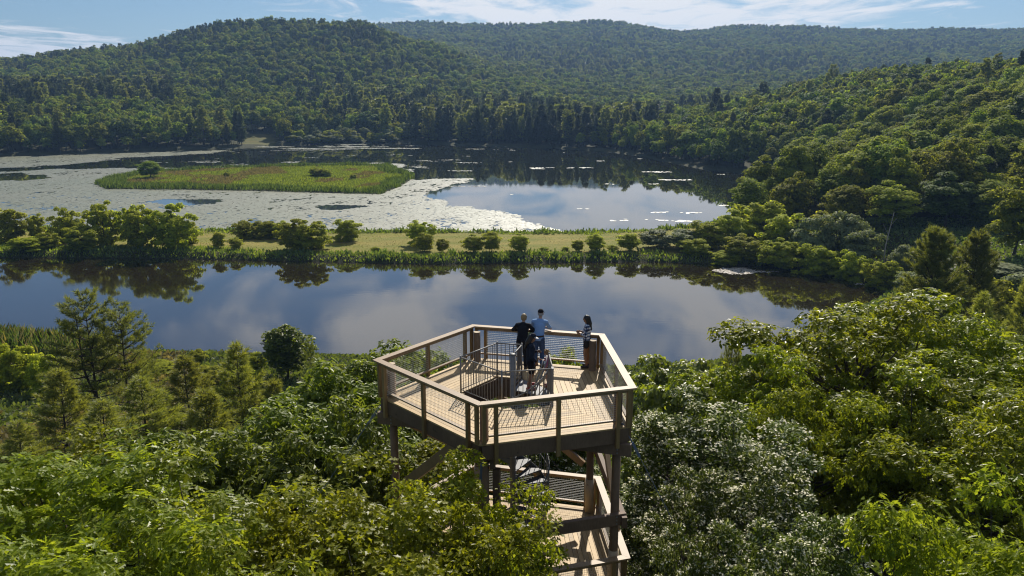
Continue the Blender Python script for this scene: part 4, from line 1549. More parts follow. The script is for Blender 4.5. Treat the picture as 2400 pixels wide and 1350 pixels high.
# stairwell guard plan
HG = 1.05
GP = {k: at_z(x, y, ZD + HG)[:2] for k, (x, y) in dict(P1=(1165, 804), P2=(1223, 808), P3=(1079, 837), P4=(1176, 872), P5=(1295, 864), P6=(1287, 830), C=(1202, 832)).items()}
HOLE = np.array([GP['P1'], GP['P2'], GP['P6'], GP['P5'], GP['P4'], GP['P3']])


def line_poly(p, d, poly):
    """parameter interval in which the line p + t d lies inside a convex-ish polygon"""
    ts = []
    n_ = len(poly)
    for i in range(n_):
        a, b_ = poly[i], poly[(i + 1) % n_]
        e = b_ - a
        den = d[0] * e[1] - d[1] * e[0]
        if abs(den) < 1e-9:
            continue
        w = a - p
        t = (w[0] * e[1] - w[1] * e[0]) / den
        s_ = (w[0] * d[1] - w[1] * d[0]) / den
        if 0 <= s_ <= 1:
            ts.append(t)
    return (min(ts), max(ts)) if len(ts) >= 2 else None


def deck(name, z, hole, frame_mat):
    outer = inset(CORN, .115)
    fr = MB()
    for i in range(5):
        a, b_ = outer[i], outer[(i + 1) % 5]
        e = (b_ - a) / np.linalg.norm(b_ - a)
        q = np.array([-e[1], e[0]])
        if (CEN - a) @ q < 0:
            q = -q
        pa_, pb_ = a + q * .045 + e * .06, b_ + q * .045 - e * .06
        fr.beam((*pa_, z - .045 - .19), (*pb_, z - .045 - .19), .085, .38)
        for off in np.arange(.5, 3.0, .5):                       # joists
            pa2, pb2 = a + q * off + e * (off * .75), b_ + q * off - e * (off * .75)
            if (pb2 - pa2) @ e > .4:
                if hole is not None:
                    iv = line_poly(pa2, e, hole)
                    if iv and iv[1] > 0 and iv[0] < (pb2 - pa2) @ e:
                        L = (pb2 - pa2) @ e
                        for s0, s1 in ((0, iv[0] - .1), (iv[1] + .1, L)):
                            if s1 - s0 > .3:
                                fr.beam((*(pa2 + e * s0), z - .17), (*(pa2 + e * s1), z - .17), .05, .24)
                        continue
                fr.beam((*pa2, z - .17), (*pb2, z - .17), .05, .24)
    if hole is not None:
        for i in range(len(hole)):
            a, b_ = hole[i], hole[(i + 1) % len(hole)]
            fr.beam((*a, z - .33), (*b_, z - .33), .06, .56)
    root = tbuild(fr, name, frame_mat)
    W, GAP = .140, .011
    for i in range(5):
        a, b_ = outer[i], outer[(i + 1) % 5]
        e = (b_ - a) / np.linalg.norm(b_ - a)
        q = np.array([-e[1], e[0]])
        if (CEN - a) @ q < 0:
            q = -q
        # sector sides: corner to centre
        depth = (CEN - a) @ q
        k = 0
        while k * W < depth - .02:
            o0, o1 = k * W + GAP / 2, min((k + 1) * W - GAP / 2, depth)

            def span(o):
                t = o / depth
                return ((a + (CEN - a) * t) @ e, (b_ + (CEN - b_) * t) @ e)
            s0a, s0b = span(o0)
            s1a, s1b = span(o1)
            ae = a @ e
            base = a - e * ae
            segs = [((s0a + .004, s1a + .004), (s0b - .004, s1b - .004))]
            if hole is not None:
                om = (o0 + o1) / 2
                iv = line_poly(base + q * om, e, hole)
                if iv:
                    h0, h1 = iv
                    new = []
                    lo, hi = segs[0]
                    if h0 > max(lo):
                        new.append((lo, (min(h0, hi[0]), min(h0, hi[1]))))
                    if h1 < min(hi):
                        new.append(((max(h1, lo[0]), max(h1, lo[1])), hi))
                    if h0 <= max(lo) and h1 <= max(lo) or h0 >= min(hi):
                        new = segs
                    segs = new
            for lo, hi in segs:
                if min(hi) - max(lo) < .05:
                    continue
                dz = random.uniform(-.002, .002)
                poly = [base + q * o0 + e * lo[0], base + q * o0 + e * hi[0], base + q * o1 + e * hi[1], base + q * o1 + e * lo[1]]
                mb = MB()
                mb.prism([tuple(x) for x in poly], z - .04 + dz, z + dz)
                tbuild(mb, 'plank', M['deck'], root)
            k += 1
    return root


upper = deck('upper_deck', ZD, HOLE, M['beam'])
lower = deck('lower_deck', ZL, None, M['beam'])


def wires(a, b_, z0, z1, sp=.056, r_=.003):
    """woven wire panel between two posts"""
    mb = MB()
    a, b_ = Vector((*a, 0)), Vector((*b_, 0))
    L = (b_ - a).length
    e = (b_ - a).normalized()
    q = e.cross(Vector((0, 0, 1)))
    n_ = int(L / sp)
    for i in range(n_ + 1):
        p = a + e * (L * i / n_)
        mb.tube([(p.x, p.y, z0), (p.x, p.y, z1)], r_, 3, caps=False)
    n_ = int((z1 - z0) / sp)
    for i in range(n_ + 1):
        zz_ = z0 + (z1 - z0) * i / n_
        mb.tube([Vector((a.x, a.y, zz_)) + q * .004, Vector((b_.x, b_.y, zz_)) + q * .004], r_, 3, caps=False)
    return mb


def railing(z, i, drop=.52):
    zr = z + 1.07
    o0, o1 = CORN[i], CORN[(i + 1) % 5]
    inn = inset(CORN, .20)
    n0, n1 = inn[i], inn[(i + 1) % 5]
    mb = MB()
    e = (o1 - o0) / np.linalg.norm(o1 - o0)
    mb.prism([tuple(o0 + e * .002), tuple(o1 - e * .002), tuple(n1 - e * .002), tuple(n0 + e * .002)], zr - .045, zr)
    root = tbuild(mb, 'railing', M['rail'])
    q = np.array([-e[1], e[0]])
    if (CEN - o0) @ q < 0:
        q = -q
    L = np.linalg.norm(o1 - o0)
    P = lambda s, off: o0 + e * s + q * off
    mb = MB()
    mb.beam((*P(.2, .10), zr - .048 - .045), (*P(L - .2, .10), zr - .048 - .045), .04, .09)
    tbuild(mb, 'under_rail', M['rail'], root)
    mb = MB()
    mb.beam((*P(.3, .165), z + .185), (*P(L - .3, .165), z + .185), .085, .045)
    tbuild(mb, 'bottom_rail', M['rail'], root)
    for s in (.46, L / 2, L - .46):
        mb = MB()
        mb.beam((*P(s, .062), z - drop), (*P(s, .062), zr - .047), .095, .10, up=(e[0], e[1], 0))
        tbuild(mb, 'post', M['post'], root)
    for s in (.17, L - .17):
        mb = MB()
        mb.beam((*P(s, .10), z), (*P(s, .10), zr - .047), .09, .09, up=(e[0], e[1], 0))
        tbuild(mb, 'post', M['post'], root)
    for s0, s1 in ((.50, L / 2 - .05), (L / 2 + .05, L - .50)):
        tbuild(wires(P(s0, .118), P(s1, .118), z + .21, zr - .10), 'wire_mesh', M['wire'], root)['kind'] = 'stuff'
    return root


for i in range(5):
    railing(ZD, i)
    railing(ZL, i, .35)

# round corner poles down to the ground
POLE = inset(CORN, .40)
for i in range(5):
    x, y = POLE[i]
    gz = ground_z(x, y) - .3
    mb = MB()
    top = ZR - .12
    mb.tube([(x, y, gz), (x, y, (gz + top) / 2), (x, y, top)], [.135, .12, .108], 14)
    po = tbuild(mb, 'pole', M['log'], None, True)
    mb = MB()
    mb.tube([(x, y, top - .002), (x, y, top + .006)], .107, 14)
    tbuild(mb, 'pole_top', M['endgrain'], po)
    e = (POLE[i] - CEN) / np.linalg.norm(POLE[i] - CEN)
    sq = POLE[i] - e * .26
    if i == 4:
        mb = MB()
        mb.beam((*(sq + [.24, -.2]), gz), (*(sq + [.24, -.2]), ZD - .80), .17, .17, up=(e[0], e[1], 0))
        tbuild(mb, 'leg', M['beam'])
    mb = MB()
    mb.tube([(x, y, ZL + .02), (x, y, ZL + 1.15)], .142, 14)
    tbuild(mb, 'sleeve', M['endgrain'], po, True)

# girders under the deck, ends sticking out past the corners
def girder(p, q_, z, w, h, over0, over1, name='girder'):
    p, q_ = np.array(p), np.array(q_)
    e = (q_ - p) / np.linalg.norm(q_ - p)
    mb = MB()
    mb.beam((*(p - e * over0), z), (*(q_ + e * over1), z), w, h)
    o = tbuild(mb, name, M['beam'])
    for s, pt in ((-1, p), (1, q_)):
        for zz_ in (-.1, 0, .1):
            mb = MB()
            nn = np.array([e[1], -e[0]])
            if nn[1] > 0:
                nn = -nn
            c = pt + nn * (w / 2)
            mb.tube([(*c, z + zz_), (*(c + nn * .02), z + zz_)], .022, 8)
            tbuild(mb, 'bolt', M['steel'], o)
    return o


zb = ZD - .045 - .38 - .17
offv = np.array([0, -.22])
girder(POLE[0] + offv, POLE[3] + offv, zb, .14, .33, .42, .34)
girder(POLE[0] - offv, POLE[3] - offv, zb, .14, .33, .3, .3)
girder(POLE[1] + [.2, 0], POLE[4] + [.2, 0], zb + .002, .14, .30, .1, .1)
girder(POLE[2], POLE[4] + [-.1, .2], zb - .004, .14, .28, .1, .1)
LEG = POLE
girder(LEG[4] + [0, -.2], LEG[3] + [0, -.2], 29.15, .14, .32, .1, .28, 'tie_beam')
girder(LEG[2] + [.2, 0], LEG[3] + [.2, 0], 29.12, .14, .30, .1, .35, 'tie_beam')
girder(LEG[1] + [0, .2], LEG[2] + [0, .2], 29.15, .14, .30, .1, .1, 'tie_beam')


def brace(p, q_, w=.13, h=.20):
    mb = MB()
    mb.beam(p, q_, w, h)
    tbuild(mb, 'brace', M['rail'])


brace((*(POLE[4] * .72 + POLE[0] * .28), ZD - .50), (*(POLE[0] + [.1, -.15]), 29.0), .13, .26)
brace((*(POLE[2] + [.15, -.25]), ZD - .55), (*(POLE[3] + [.12, .2]), 28.6))
brace((*(POLE[1] + [.1, .1]), ZD - .7), (*(POLE[2] + [-.2, .1]), 28.6))
brace((*(POLE[0] + [0, .2]), ZD - .7), (*(POLE[1] + [-.2, 0]), 28.6))

# steel guy cables with turnbuckles
for i, tgt in ((0, (-9.0, 19.4, 24.0)), (4, (-1.15, 16.9, 24.5)), (3, (7.5, 17.8, 23.0))):
    e = (CORN[i] - CEN) / np.linalg.norm(CORN[i] - CEN)
    p0 = Vector((*(POLE[i] + e * .14), ZD + .02))
    d_ = (Vector(tgt) - p0)
    gz = ground_z(tgt[0], tgt[1])
    mb = MB()
    mb.tube([p0, p0 + d_ * ((p0.z - gz) / -d_.z)], .009, 6)
    c = tbuild(mb, 'guy_cable', M['cable'])
    dn = d_.normalized()
    s_ = dn.orthogonal().normalized() * .03
    mb = MB()
    a_, b2 = p0 + dn * .55, p0 + dn * .95
    mb.tube([a_ + s_, b2 + s_], .011, 6)
    mb.tube([a_ - s_, b2 - s_], .011, 6)
    mb.tube([a_ - s_ * 1.2, a_ + s_ * 1.2], .016, 6)
    mb.tube([b2 - s_ * 1.2, b2 + s_ * 1.2], .016, 6)
    tbuild(mb, 'turnbuckle', M['cable'], c)
    mb = MB()
    mb.tube([p0 - dn * .02, p0 + dn * .05], .035, 8)
    tbuild(mb, 'eye_plate', M['plate'], c)

# ------------------------------------------------------------------ spiral staircase and its guard
COLM = GP['C']
mb = MB()
mb.tube([(*COLM, ZL), (*COLM, ZD + 1.06)], .085, 18)
mb.tube([(*COLM, ZD + 1.06), (*COLM, ZD + 1.09)], [.095, .06], 18)
stair = tbuild(mb, 'spiral_staircase', M['steel'], None, True)
NT = 23
RISE = (ZD - ZL) / (NT + 1)
STEP = R(22)
A0 = R(-12)                     # the landing ends here; treads go down clockwise from it
RO = 1.08


def pol(a, r_, z):
    return (COLM[0] + math.cos(a) * r_, COLM[1] + math.sin(a) * r_, z)


for k in range(NT):
    a1 = A0 - k * STEP
    a0 = a1 - STEP * 1.12
    z = ZD - (k + 1) * RISE
    arc = [a0 + (a1 - a0) * t for t in np.linspace(0, 1, 5)]
    poly = [pol(a, RO, 0)[:2] for a in arc] + [pol(a1, .09, 0)[:2], pol(a0, .09, 0)[:2]]
    mb = MB()
    mb.prism(poly, z - .035, z)
    mb.beam(pol(a1, .1, z - .1), pol(a1, RO - .01, z - .1), .012, .15)
    tbuild(mb, 'tread', M['plate'], stair)
    for t in (.15, .5, .85):
        a = a0 + (a1 - a0) * t
        zz_ = z + RISE * (t - .3)
        mb = MB()
        mb.tube([pol(a, RO - .02, z - .03), pol(a, RO - .02, zz_ + .95)], .011, 6)
        tbuild(mb, 'baluster', M['steel'], stair)


def helix(h, r_, name, rad, k0=-1.2, k1=NT):
    mb = MB()
    pts = []
    for t in np.linspace(k0, k1, 90):
        a = A0 - t * STEP
        pts.append(pol(a, r_, ZD - max(t, -.5) * RISE - .5 * RISE + h))
    mb.tube(pts, rad, 8)
    tbuild(mb, name, M['steel'], stair, True)


def stringer(r_, h0, h1, name):
    mb = MB()
    vs, fs = [], []
    ts = np.linspace(0, NT, 120)
    for t in ts:
        a = A0 - t * STEP
        z = ZD - (t + .5) * RISE
        for rr, hh in ((r_, h0), (r_ + .012, h0), (r_ + .012, h1), (r_, h1)):
            vs.append(pol(a, rr, z + hh))
    for i in range(len(ts) - 1):
        for q_ in range(4):
            fs.append((i * 4 + q_, i * 4 + (q_ + 1) % 4, (i + 1) * 4 + (q_ + 1) % 4, (i + 1) * 4 + q_))
    mb.add(vs, fs)
    tbuild(mb, name, M['plate'], stair, True)


stringer(RO - .008, -.20, .06, 'stringer')
helix(.95, RO - .02, 'handrail', .021)
helix(.60, RO - .02, 'middle_rail', .012)
# steel landing plate at the stair head
mb = MB()
LAND = [tuple(COLM + [.03, .02]), tuple(HOLE[1] * .97 + COLM * .03), tuple(HOLE[2] * .98 + COLM * .02), tuple(HOLE[3] * .55 + HOLE[2] * .45)]
mb.prism(LAND, ZD - .03, ZD + .004)
tbuild(mb, 'landing_plate', M['plate'], stair)
# curved end of the hand rail rising beside the landing
mb = MB()
pts = []
for t in np.linspace(0, 1, 14):
    a = A0 + R(14) - t * R(58)
    pts.append(pol(a, RO - .12, ZD + 1.02 - .95 * t ** 1.5 + (.08 * math.sin(t * 3.14))))
mb.tube(pts, .022, 8)
tbuild(mb, 'handrail', M['steel'], stair, True)
mb = MB()
pts = [Vector(p) + Vector((-.10, .02, -.05)) for p in pts[2:]]
mb.tube(pts, .018, 8)
tbuild(mb, 'handrail', M['steel'], stair, True)

RUNS = [('P1', 'P2'), ('P1', 'P3'), ('P3', 'P4'), ('P4', 'P5'), ('P5', 'P6'), ('P2', 'C')]
mb = MB()
a_, b2 = GP['P1'], GP['P2']
mb.tube([(*a_, ZD), (*a_, ZD + HG + .05)], .024, 8)
guard = tbuild(mb, 'stair_guard', M['steel'], None, True)
for k in ('P2', 'P3', 'P4', 'P6'):
    mb = MB()
    mb.tube([(*GP[k], ZD - .02), (*GP[k], ZD + HG + .05)], .024, 8)
    tbuild(mb, 'post', M['steel'], guard, True)
mb = MB()
mb.beam((*GP['P5'], ZD - .02), (*GP['P5'], ZD + HG + .03), .06, .17, up=(0, 1, 0))
tbuild(mb, 'end_plate', M['plate'], guard)
bal = MB()
bal.tube([(0, 0, .09), (0, 0, HG)], .0095, 6, caps=False)
bal_me = bal.mesh('baluster', (M['steel'],), True)
for u, v in RUNS:
    a_, b2 = GP[u], GP[v]
    L = np.linalg.norm(b2 - a_)
    e = (b2 - a_) / L
    for zz_, r_ in ((HG, .019), (.09, .012)):
        mb = MB()
        mb.tube([(*a_, ZD + zz_), (*b2, ZD + zz_)], r_, 8)
        tbuild(mb, 'rail', M['steel'], guard, True)
    n_ = int(L / .108)
    for i in range(1, n_):
        p = a_ + e * (L * i / n_)
        o = link('baluster', bal_me, guard)
        o.location = (p[0], p[1], ZD)

# ------------------------------------------------------------------ people on the deck
def cap_mesh(mb, p0, p1, r0, r1, n=12, k=4):
    """tapered limb with rounded ends"""
    p0, p1 = Vector(p0), Vector(p1)
    d_ = p1 - p0
    if d_.length < 1e-5:
        d_ = Vector((0, 0, 1e-4))
    u = d_.normalized()
    pts, rr = [], []
    for i in range(k):
        t = math.pi / 2 * (i + .25) / k
        pts.append(p0 - u * r0 * math.cos(t))
        rr.append(r0 * math.sin(t))
    pts += [p0, p1]
    rr += [r0, r1]
    for i in range(k):
        t = math.pi / 2 * (1 - (i + .75) / k)
        pts.append(p1 + u * r1 * math.cos(t))
        rr.append(r1 * math.sin(t))
    mb.tube(pts, rr, n)


def rings_mesh(mb, rings, n=18):
    """closed skin through elliptical rings (centre, half width, half depth), stacked upwards"""
    vs, fs = [], []
    for (c, rx, ry) in rings:
        for j in range(n):
            t = 2 * math.pi * j / n
            vs.append((c[0] + rx * math.cos(t), c[1] + ry * math.sin(t), c[2]))
    m_ = len(rings)
    for i in range(m_ - 1):
        for j in range(n):
            fs.append((i * n + j, i * n + (j + 1) % n, (i + 1) * n + (j + 1) % n, (i + 1) * n + j))
    fs.append(tuple(range(n - 1, -1, -1)))
    fs.append(tuple(range((m_ - 1) * n, m_ * n)))
    mb.add(vs, fs)


def ball(mb, c, r_, n=14):
    rx, ry, rz = r_ if isinstance(r_, tuple) else (r_, r_, r_)
    rings_mesh(mb, [((c[0], c[1], c[2] - rz * math.cos(t)), max(.0005, rx * math.sin(t)), max(.0005, ry * math.sin(t))) for t in np.linspace(.12, math.pi - .12, 9)], n)


def melt(mb, name, mat, voxel, smooth=3, push=0.0):
    """union of the overlapping volumes as one continuous, softened surface"""
    me = mb.mesh(name + '_raw')
    o = bpy.data.objects.new(name + '_raw', me)
    COL.objects.link(o)
    r_ = o.modifiers.new('r', 'REMESH')
    r_.mode = 'VOXEL'
    r_.voxel_size = voxel
    r_.use_smooth_shade = True
    s_ = o.modifiers.new('s', 'SMOOTH')
    s_.factor = .5
    s_.iterations = smooth
    if push:
        dm = o.modifiers.new('d', 'DISPLACE')
        tx = bpy.data.textures.new('folds', 'CLOUDS')
        tx.noise_scale = .12
        dm.texture = tx
        dm.strength = push
        dm.mid_level = .5
    dg = bpy.context.evaluated_depsgraph_get()
    out = bpy.data.meshes.new_from_object(o.evaluated_get(dg))
    out.name = name
    bpy.data.objects.remove(o)
    bpy.data.meshes.remove(me)
    out.materials.clear()
    out.materials.append(mat)
    out.polygons.foreach_set('use_smooth', [True] * len(out.polygons))
    return out


def hand(mb, wrist, direction, palm_n, s=1.0, curl=.5):
    w, d_, pn = Vector(wrist), Vector(direction).normalized(), Vector(palm_n).normalized()
    x = d_.cross(pn).normalized()
    for i in range(4):
        o = x * (i - 1.5) * .019 * s
        cap_mesh(mb, w + d_ * .01 * s + o * .7, w + d_ * .085 * s + o, .015 * s, .012 * s, 8, 2)
        L = (.070, .078, .072, .056)[i] * s
        k1 = w + d_ * .09 * s + o
        a = curl
        k2 = k1 + (d_ * math.cos(a) + pn * math.sin(a)) * L * .5
        k3 = k2 + (d_ * math.cos(a * 2.2) + pn * math.sin(a * 2.2)) * L * .5
        cap_mesh(mb, k1, k2, .0105 * s, .0095 * s, 8, 2)
        cap_mesh(mb, k2, k3, .0095 * s, .008 * s, 8, 2)
    t0 = w + d_ * .03 * s - x * .028 * s
    t1 = t0 - x * .03 * s + d_ * .03 * s + pn * .012 * s
    t2 = t1 + d_ * .032 * s + pn * .014 * s
    cap_mesh(mb, t0, t1, .014 * s, .011 * s, 8, 2)
    cap_mesh(mb, t1, t2, .011 * s, .009 * s, 8, 2)


SKIN = plain('skin_light', (.46, .27, .19), .5, .08, 6, 0, 0, .4)
SKIN2 = plain('skin_tan', (.26, .14, .085), .5, .08, 6, 0, 0, .4)
HAIRB = plain('hair_blond', (.30, .21, .10), .55, .3, 30)
HAIRD = plain('hair_dark', (.016, .011, .009), .42, .3, 30)
HAIRC = plain('hair_sandy', (.26, .15, .06), .55, .35, 40)
CL_BLACK = plain('black_cloth', (.012, .013, .018), .85, .2, 8, 0, .3, .2)
CL_NAVY = plain('navy_cloth', (.012, .017, .032), .8, .2, 8, 0, .3, .2)
CL_BLUE = plain('blue_shirt_cloth', (.22, .37, .62), .8, .08, 8, 0, .3, .2)
CL_JEAN = plain('denim', (.045, .085, .19), .85, .18, 20, 0, .3, .2)
CL_GREY = plain('charcoal_shorts', (.028, .028, .032), .85, .2, 10, 0, .3, .2)
CL_PINK = plain('pink_cloth', (.62, .17, .38), .8, .1, 8, 0, .3, .2)
CL_SHOE = plain('dark_shoe', (.03, .022, .02), .6, .2, 10)
CL_WHITE = plain('white_brim', (.75, .72, .70), .7, .06, 10)
CL_RED = plain('red_shoe', (.30, .03, .03), .6, .2, 10)
CL_GREEN = plain('green_floral_cloth', (.30, .42, .24), .8, .4, 14)
EYE = plain('eye', (.02, .015, .012), .3, .1, 10)
LIP = plain('lips', (.30, .11, .09), .5, .1, 10)
CL_BELT = plain('leather_belt', (.02, .014, .012), .5, .2, 10)


def plaid_mat():
    m, n, l, b = new_mat('plaid_cloth')
    t = n.new('ShaderNodeTexCoord')
    s = n.new('ShaderNodeSeparateXYZ')
    l.new(t.outputs['Object'], s.inputs[0])

    def stripes(sock, f, lo):
        a_ = n.new('ShaderNodeMath')
        a_.operation = 'MULTIPLY'
        l.new(sock, a_.inputs[0])
        a_.inputs[1].default_value = f
        c = n.new('ShaderNodeMath')
        c.operation = 'FRACT'
        l.new(a_.outputs[0], c.inputs[0])
        q = n.new('ShaderNodeMath')
        q.operation = 'GREATER_THAN'
        l.new(c.outputs[0], q.inputs[0])
        q.inputs[1].default_value = lo
        return q.outputs[0]
    ad = n.new('ShaderNodeMath')
    ad.operation = 'ADD'
    l.new(s.outputs[0], ad.inputs[0])
    l.new(s.outputs[1], ad.inputs[1])
    h = stripes(s.outputs[2], 9, .5)
    v = stripes(ad.outputs[0], 9, .5)
    c = mix_rgb(n, l, h, (.78, .78, .76), (.12, .17, .28))
    c2 = mix_rgb(n, l, h, (.10, .15, .26), (.012, .018, .045))
    l.new(mix_rgb(n, l, v, c, c2), b.inputs['Base Color'])
    b.inputs['Roughness'].default_value = .85
    return m


PLAID = plaid_mat()


def lerp(a, b_, t):
    return Vector(a).lerp(Vector(b_), t)


def person(loc, rotz, H, J, skin, label, top, top_mat, sleeve, bottom, bottom_mat, legs, shoe_mat, hair=None, cap=None, fem=False, child=False, shirt_len=0.0, belt=False):
    """J: joints of a 1.75 m figure facing +Y, scaled to height H"""
    s = H / 1.75
    mb = MB()
    V = {k: Vector(v) for k, v in J.items()}
    pel, chest, neck, head = V['pelvis'], V['chest'], V['neck'], V['head']
    hs = 1.22 if child else 1.0
    wf = .92 if fem else 1.0

    def torso(mb_, e, lo=-.10, hi=1.0):
        rows = [(-.10, .150, .105), (0, .165, .115), (.25, .150, .105), (.5, .155, .110), (.75, .175, .120), (.92, .165, .105), (1.04, .10, .085)]
        if child:
            rows = [(a_, b_ * .86, c_ * 1.0) for a_, b_, c_ in rows]
        rr = []
        for t, rx, ry in rows:
            if t < lo or t > hi + .05:
                continue
            c = pel.lerp(chest, t) if t >= 0 else pel + Vector((0, 0, t * 1.0))
            rr.append((c, rx * wf + e, ry * wf + e))
        rings_mesh(mb_, rr)
        for sd in ('L', 'R'):
            cap_mesh(mb_, chest.lerp(V['sh' + sd], .35), V['sh' + sd], .075 + e, .062 * wf + e)

    torso(mb, 0)
    cap_mesh(mb, chest, neck, .07, .055)
    cap_mesh(mb, neck, head - Vector((0, 0, .05)), .055, .05)
    # head with jaw, nose and ears; the face looks along V['look']
    lk = V['look'].normalized()
    sdv = lk.cross(Vector((0, 0, 1))).normalized()
    upv = sdv.cross(lk)
    ball(mb, head + upv * .02 * hs, (.078 * hs, .092 * hs, .105 * hs))
    cap_mesh(mb, head + lk * .02 * hs - upv * .03 * hs, head + lk * .055 * hs - upv * .075 * hs, .055 * hs, .034 * hs)
    cap_mesh(mb, head + lk * .085 * hs + upv * .012 * hs, head + lk * .104 * hs - upv * .022 * hs, .010 * hs, .014 * hs, 8, 2)
    for q in (-1, 1):
        cap_mesh(mb, head + sdv * q * .080 * hs - lk * .005 + upv * .02 * hs, head + sdv * q * .082 * hs - upv * .025 * hs, .016 * hs, .011 * hs, 8, 2)
    for sd in ('L', 'R'):
        sh, el, wr = V['sh' + sd], V['el' + sd], V['wr' + sd]
        cap_mesh(mb, sh, el, .050 * wf, .040 * wf)
        cap_mesh(mb, el, wr, .041 * wf, .029 * wf)
        hd = V.get('hand' + sd, (wr - el).normalized())
        hand(mb, wr, hd, V.get('palm' + sd, Vector((0, 0, -1))), 1.0, .6)
        hp, kn, an = V['hip' + sd], V['kn' + sd], V['an' + sd]
        cap_mesh(mb, hp, kn, .088 * wf, .060 * wf)
        cap_mesh(mb, kn, kn.lerp(an, .4), .058 * wf, .060 * wf)
        cap_mesh(mb, kn.lerp(an, .35), an, .060 * wf, .040)
        ft = V['foot' + sd]
        cap_mesh(mb, an - Vector((0, 0, .045)) - ft * .04, an - Vector((0, 0, .055)) + ft * .15, .040, .032)
    root = link('person', melt(mb, 'person', skin, .0115 if not child else .012))
    tag(root, label, 'person')
    # clothing
    mb = MB()
    torso(mb, .018, -.10 if shirt_len <= 0 else -.10)
    if shirt_len > 0:
        rings_mesh(mb, [(pel + Vector((0, 0, -shirt_len)), .175 * wf, .125 * wf), (pel + Vector((0, 0, -.02)), .182 * wf, .130 * wf), (pel.lerp(chest, .15), .172 * wf, .125 * wf)])
    cap_mesh(mb, chest.lerp(neck, .1), chest.lerp(neck, .5), .085, .072)
    for sd in ('L', 'R'):
        sh, el, wr = V['sh' + sd], V['el' + sd], V['wr' + sd]
        if sleeve > 0:
            e1 = lerp(sh, el, min(1, sleeve))
            cap_mesh(mb, sh, e1, .066 * wf, .060 * wf)
            if sleeve > 1:
                cap_mesh(mb, el, lerp(el, wr, sleeve - 1), .058 * wf, .045 * wf)
    link(top, melt(mb, top, top_mat, .013, 3, .012), root)
    mb = MB()
    rings_mesh(mb, [(pel + Vector((0, 0, -.14)), .16 * wf, .115 * wf), (pel + Vector((0, 0, -.05)), .176 * wf, .126 * wf), (pel + Vector((0, 0, .06)), .170 * wf, .122 * wf)])
    for sd in ('L', 'R'):
        hp, kn, an = V['hip' + sd], V['kn' + sd], V['an' + sd]
        k1 = lerp(hp, kn, min(1, legs))
        cap_mesh(mb, hp, k1, .108 * wf, (.082 if legs >= 1 else .094) * wf)
        if legs > 1:
            cap_mesh(mb, kn, lerp(kn, an, legs - 1), .080 * wf, .068)
    link(bottom, melt(mb, bottom, bottom_mat, .013, 3, .012), root)
    if belt:
        mb = MB()
        rings_mesh(mb, [(pel + Vector((0, 0, .030)), .186, .136), (pel + Vector((0, 0, .068)), .186, .136)], 28)
        link('belt', mb.mesh('belt', (CL_BELT,), False), root)
    for sd in ('L', 'R'):
        an, ft = V['an' + sd], V['foot' + sd]
        mb = MB()
        cap_mesh(mb, an - Vector((0, 0, .045)) - ft * .045, an - Vector((0, 0, .05)) + ft * .16, .050, .042)
        cap_mesh(mb, an - Vector((0, 0, .03)), an - Vector((0, 0, .005)), .047, .045)
        link('shoe', melt(mb, 'shoe', shoe_mat, .012, 2), root)
    for q in (-1, 1):
        mb = MB()
        ball(mb, head + lk * .081 * hs + sdv * q * .031 * hs + upv * .018 * hs, .011 * hs, 8)
        link('eye', mb.mesh('eye', (EYE,), True), root)
    mb = MB()
    cap_mesh(mb, head + lk * .087 * hs - upv * .05 * hs - sdv * .018, head + lk * .087 * hs - upv * .05 * hs + sdv * .018, .007, .007, 8, 2)
    link('mouth', mb.mesh('mouth', (LIP,), True), root)
    if hair:
        kind, hm = hair
        mb = MB()
        c = head + upv * .035 * hs - lk * .018 * hs
        if kind == 'short':
            ball(mb, c, (.092, .100, .102))
            ball(mb, c - lk * .02 - upv * .06, (.086, .082, .075))
            for q in (-1, 1):
                cap_mesh(mb, c + sdv * q * .075 + lk * .01, c + sdv * q * .07 - upv * .09 - lk * .01, .028, .022)
        elif kind == 'long':
            ball(mb, c, (.090, .100, .100))
            cap_mesh(mb, c - lk * .05, c - lk * .085 - upv * .20, .078, .070)
            cap_mesh(mb, c - lk * .075 - upv * .15, c - lk * .10 - upv * .40 + sdv * .01, .072, .038)
            for q in (-1, 1):
                cap_mesh(mb, c + sdv * q * .066 + lk * .01, c + sdv * q * .075 - upv * .22 - lk * .03, .034, .026)
        elif kind == 'fringe':
            ball(mb, c - lk * .01 - upv * .045, (.084, .088, .062))
        elif kind == 'curly':
            gg = np.random.default_rng(4)
            ball(mb, c, (.110, .118, .112))
            for _ in range(70):
                v_ = Vector(gg.normal(size=3)).normalized()
                if v_.dot(lk) > .55 and v_.z < .45:
                    continue
                if v_.z < -.75:
                    continue
                ball(mb, c + Vector((v_.x * .115, v_.y * .122, v_.z * .115)), gg.uniform(.020, .036), 8)
            cap_mesh(mb, c - lk * .05 - upv * .03, c - lk * .06 - upv * .13, .085, .06)
        link('hair', melt(mb, 'hair', hm, .010, 1 if kind == 'curly' else 2, .012), root)
    if cap:
        cm, brim_m = cap
        mb = MB()
        c = head + upv * .062 * hs - lk * .004
        rings_mesh(mb, [(c + Vector((0, 0, .105 * math.sin(t) - .005)), max(.004, .094 * math.cos(t)), max(.004, .104 * math.cos(t))) for t in np.linspace(0, 1.53, 8)], 24)
        co = link('cap', mb.mesh('cap', (cm,), True), root)
        mb = MB()
        vs, fs = [], []
        nb_ = 12
        for j in range(nb_ + 1):
            a = -1.15 + 2.3 * j / nb_
            d0 = lk * math.cos(a) + sdv * math.sin(a)
            ext = .085 * max(0, math.cos(a * 1.3)) ** .7
            for r_, dz in ((.092, .012), (.096 + ext, -.014), (.096 + ext, -.020), (.092, .005)):
                vs.append(c + d0 * r_ + Vector((0, 0, dz)))
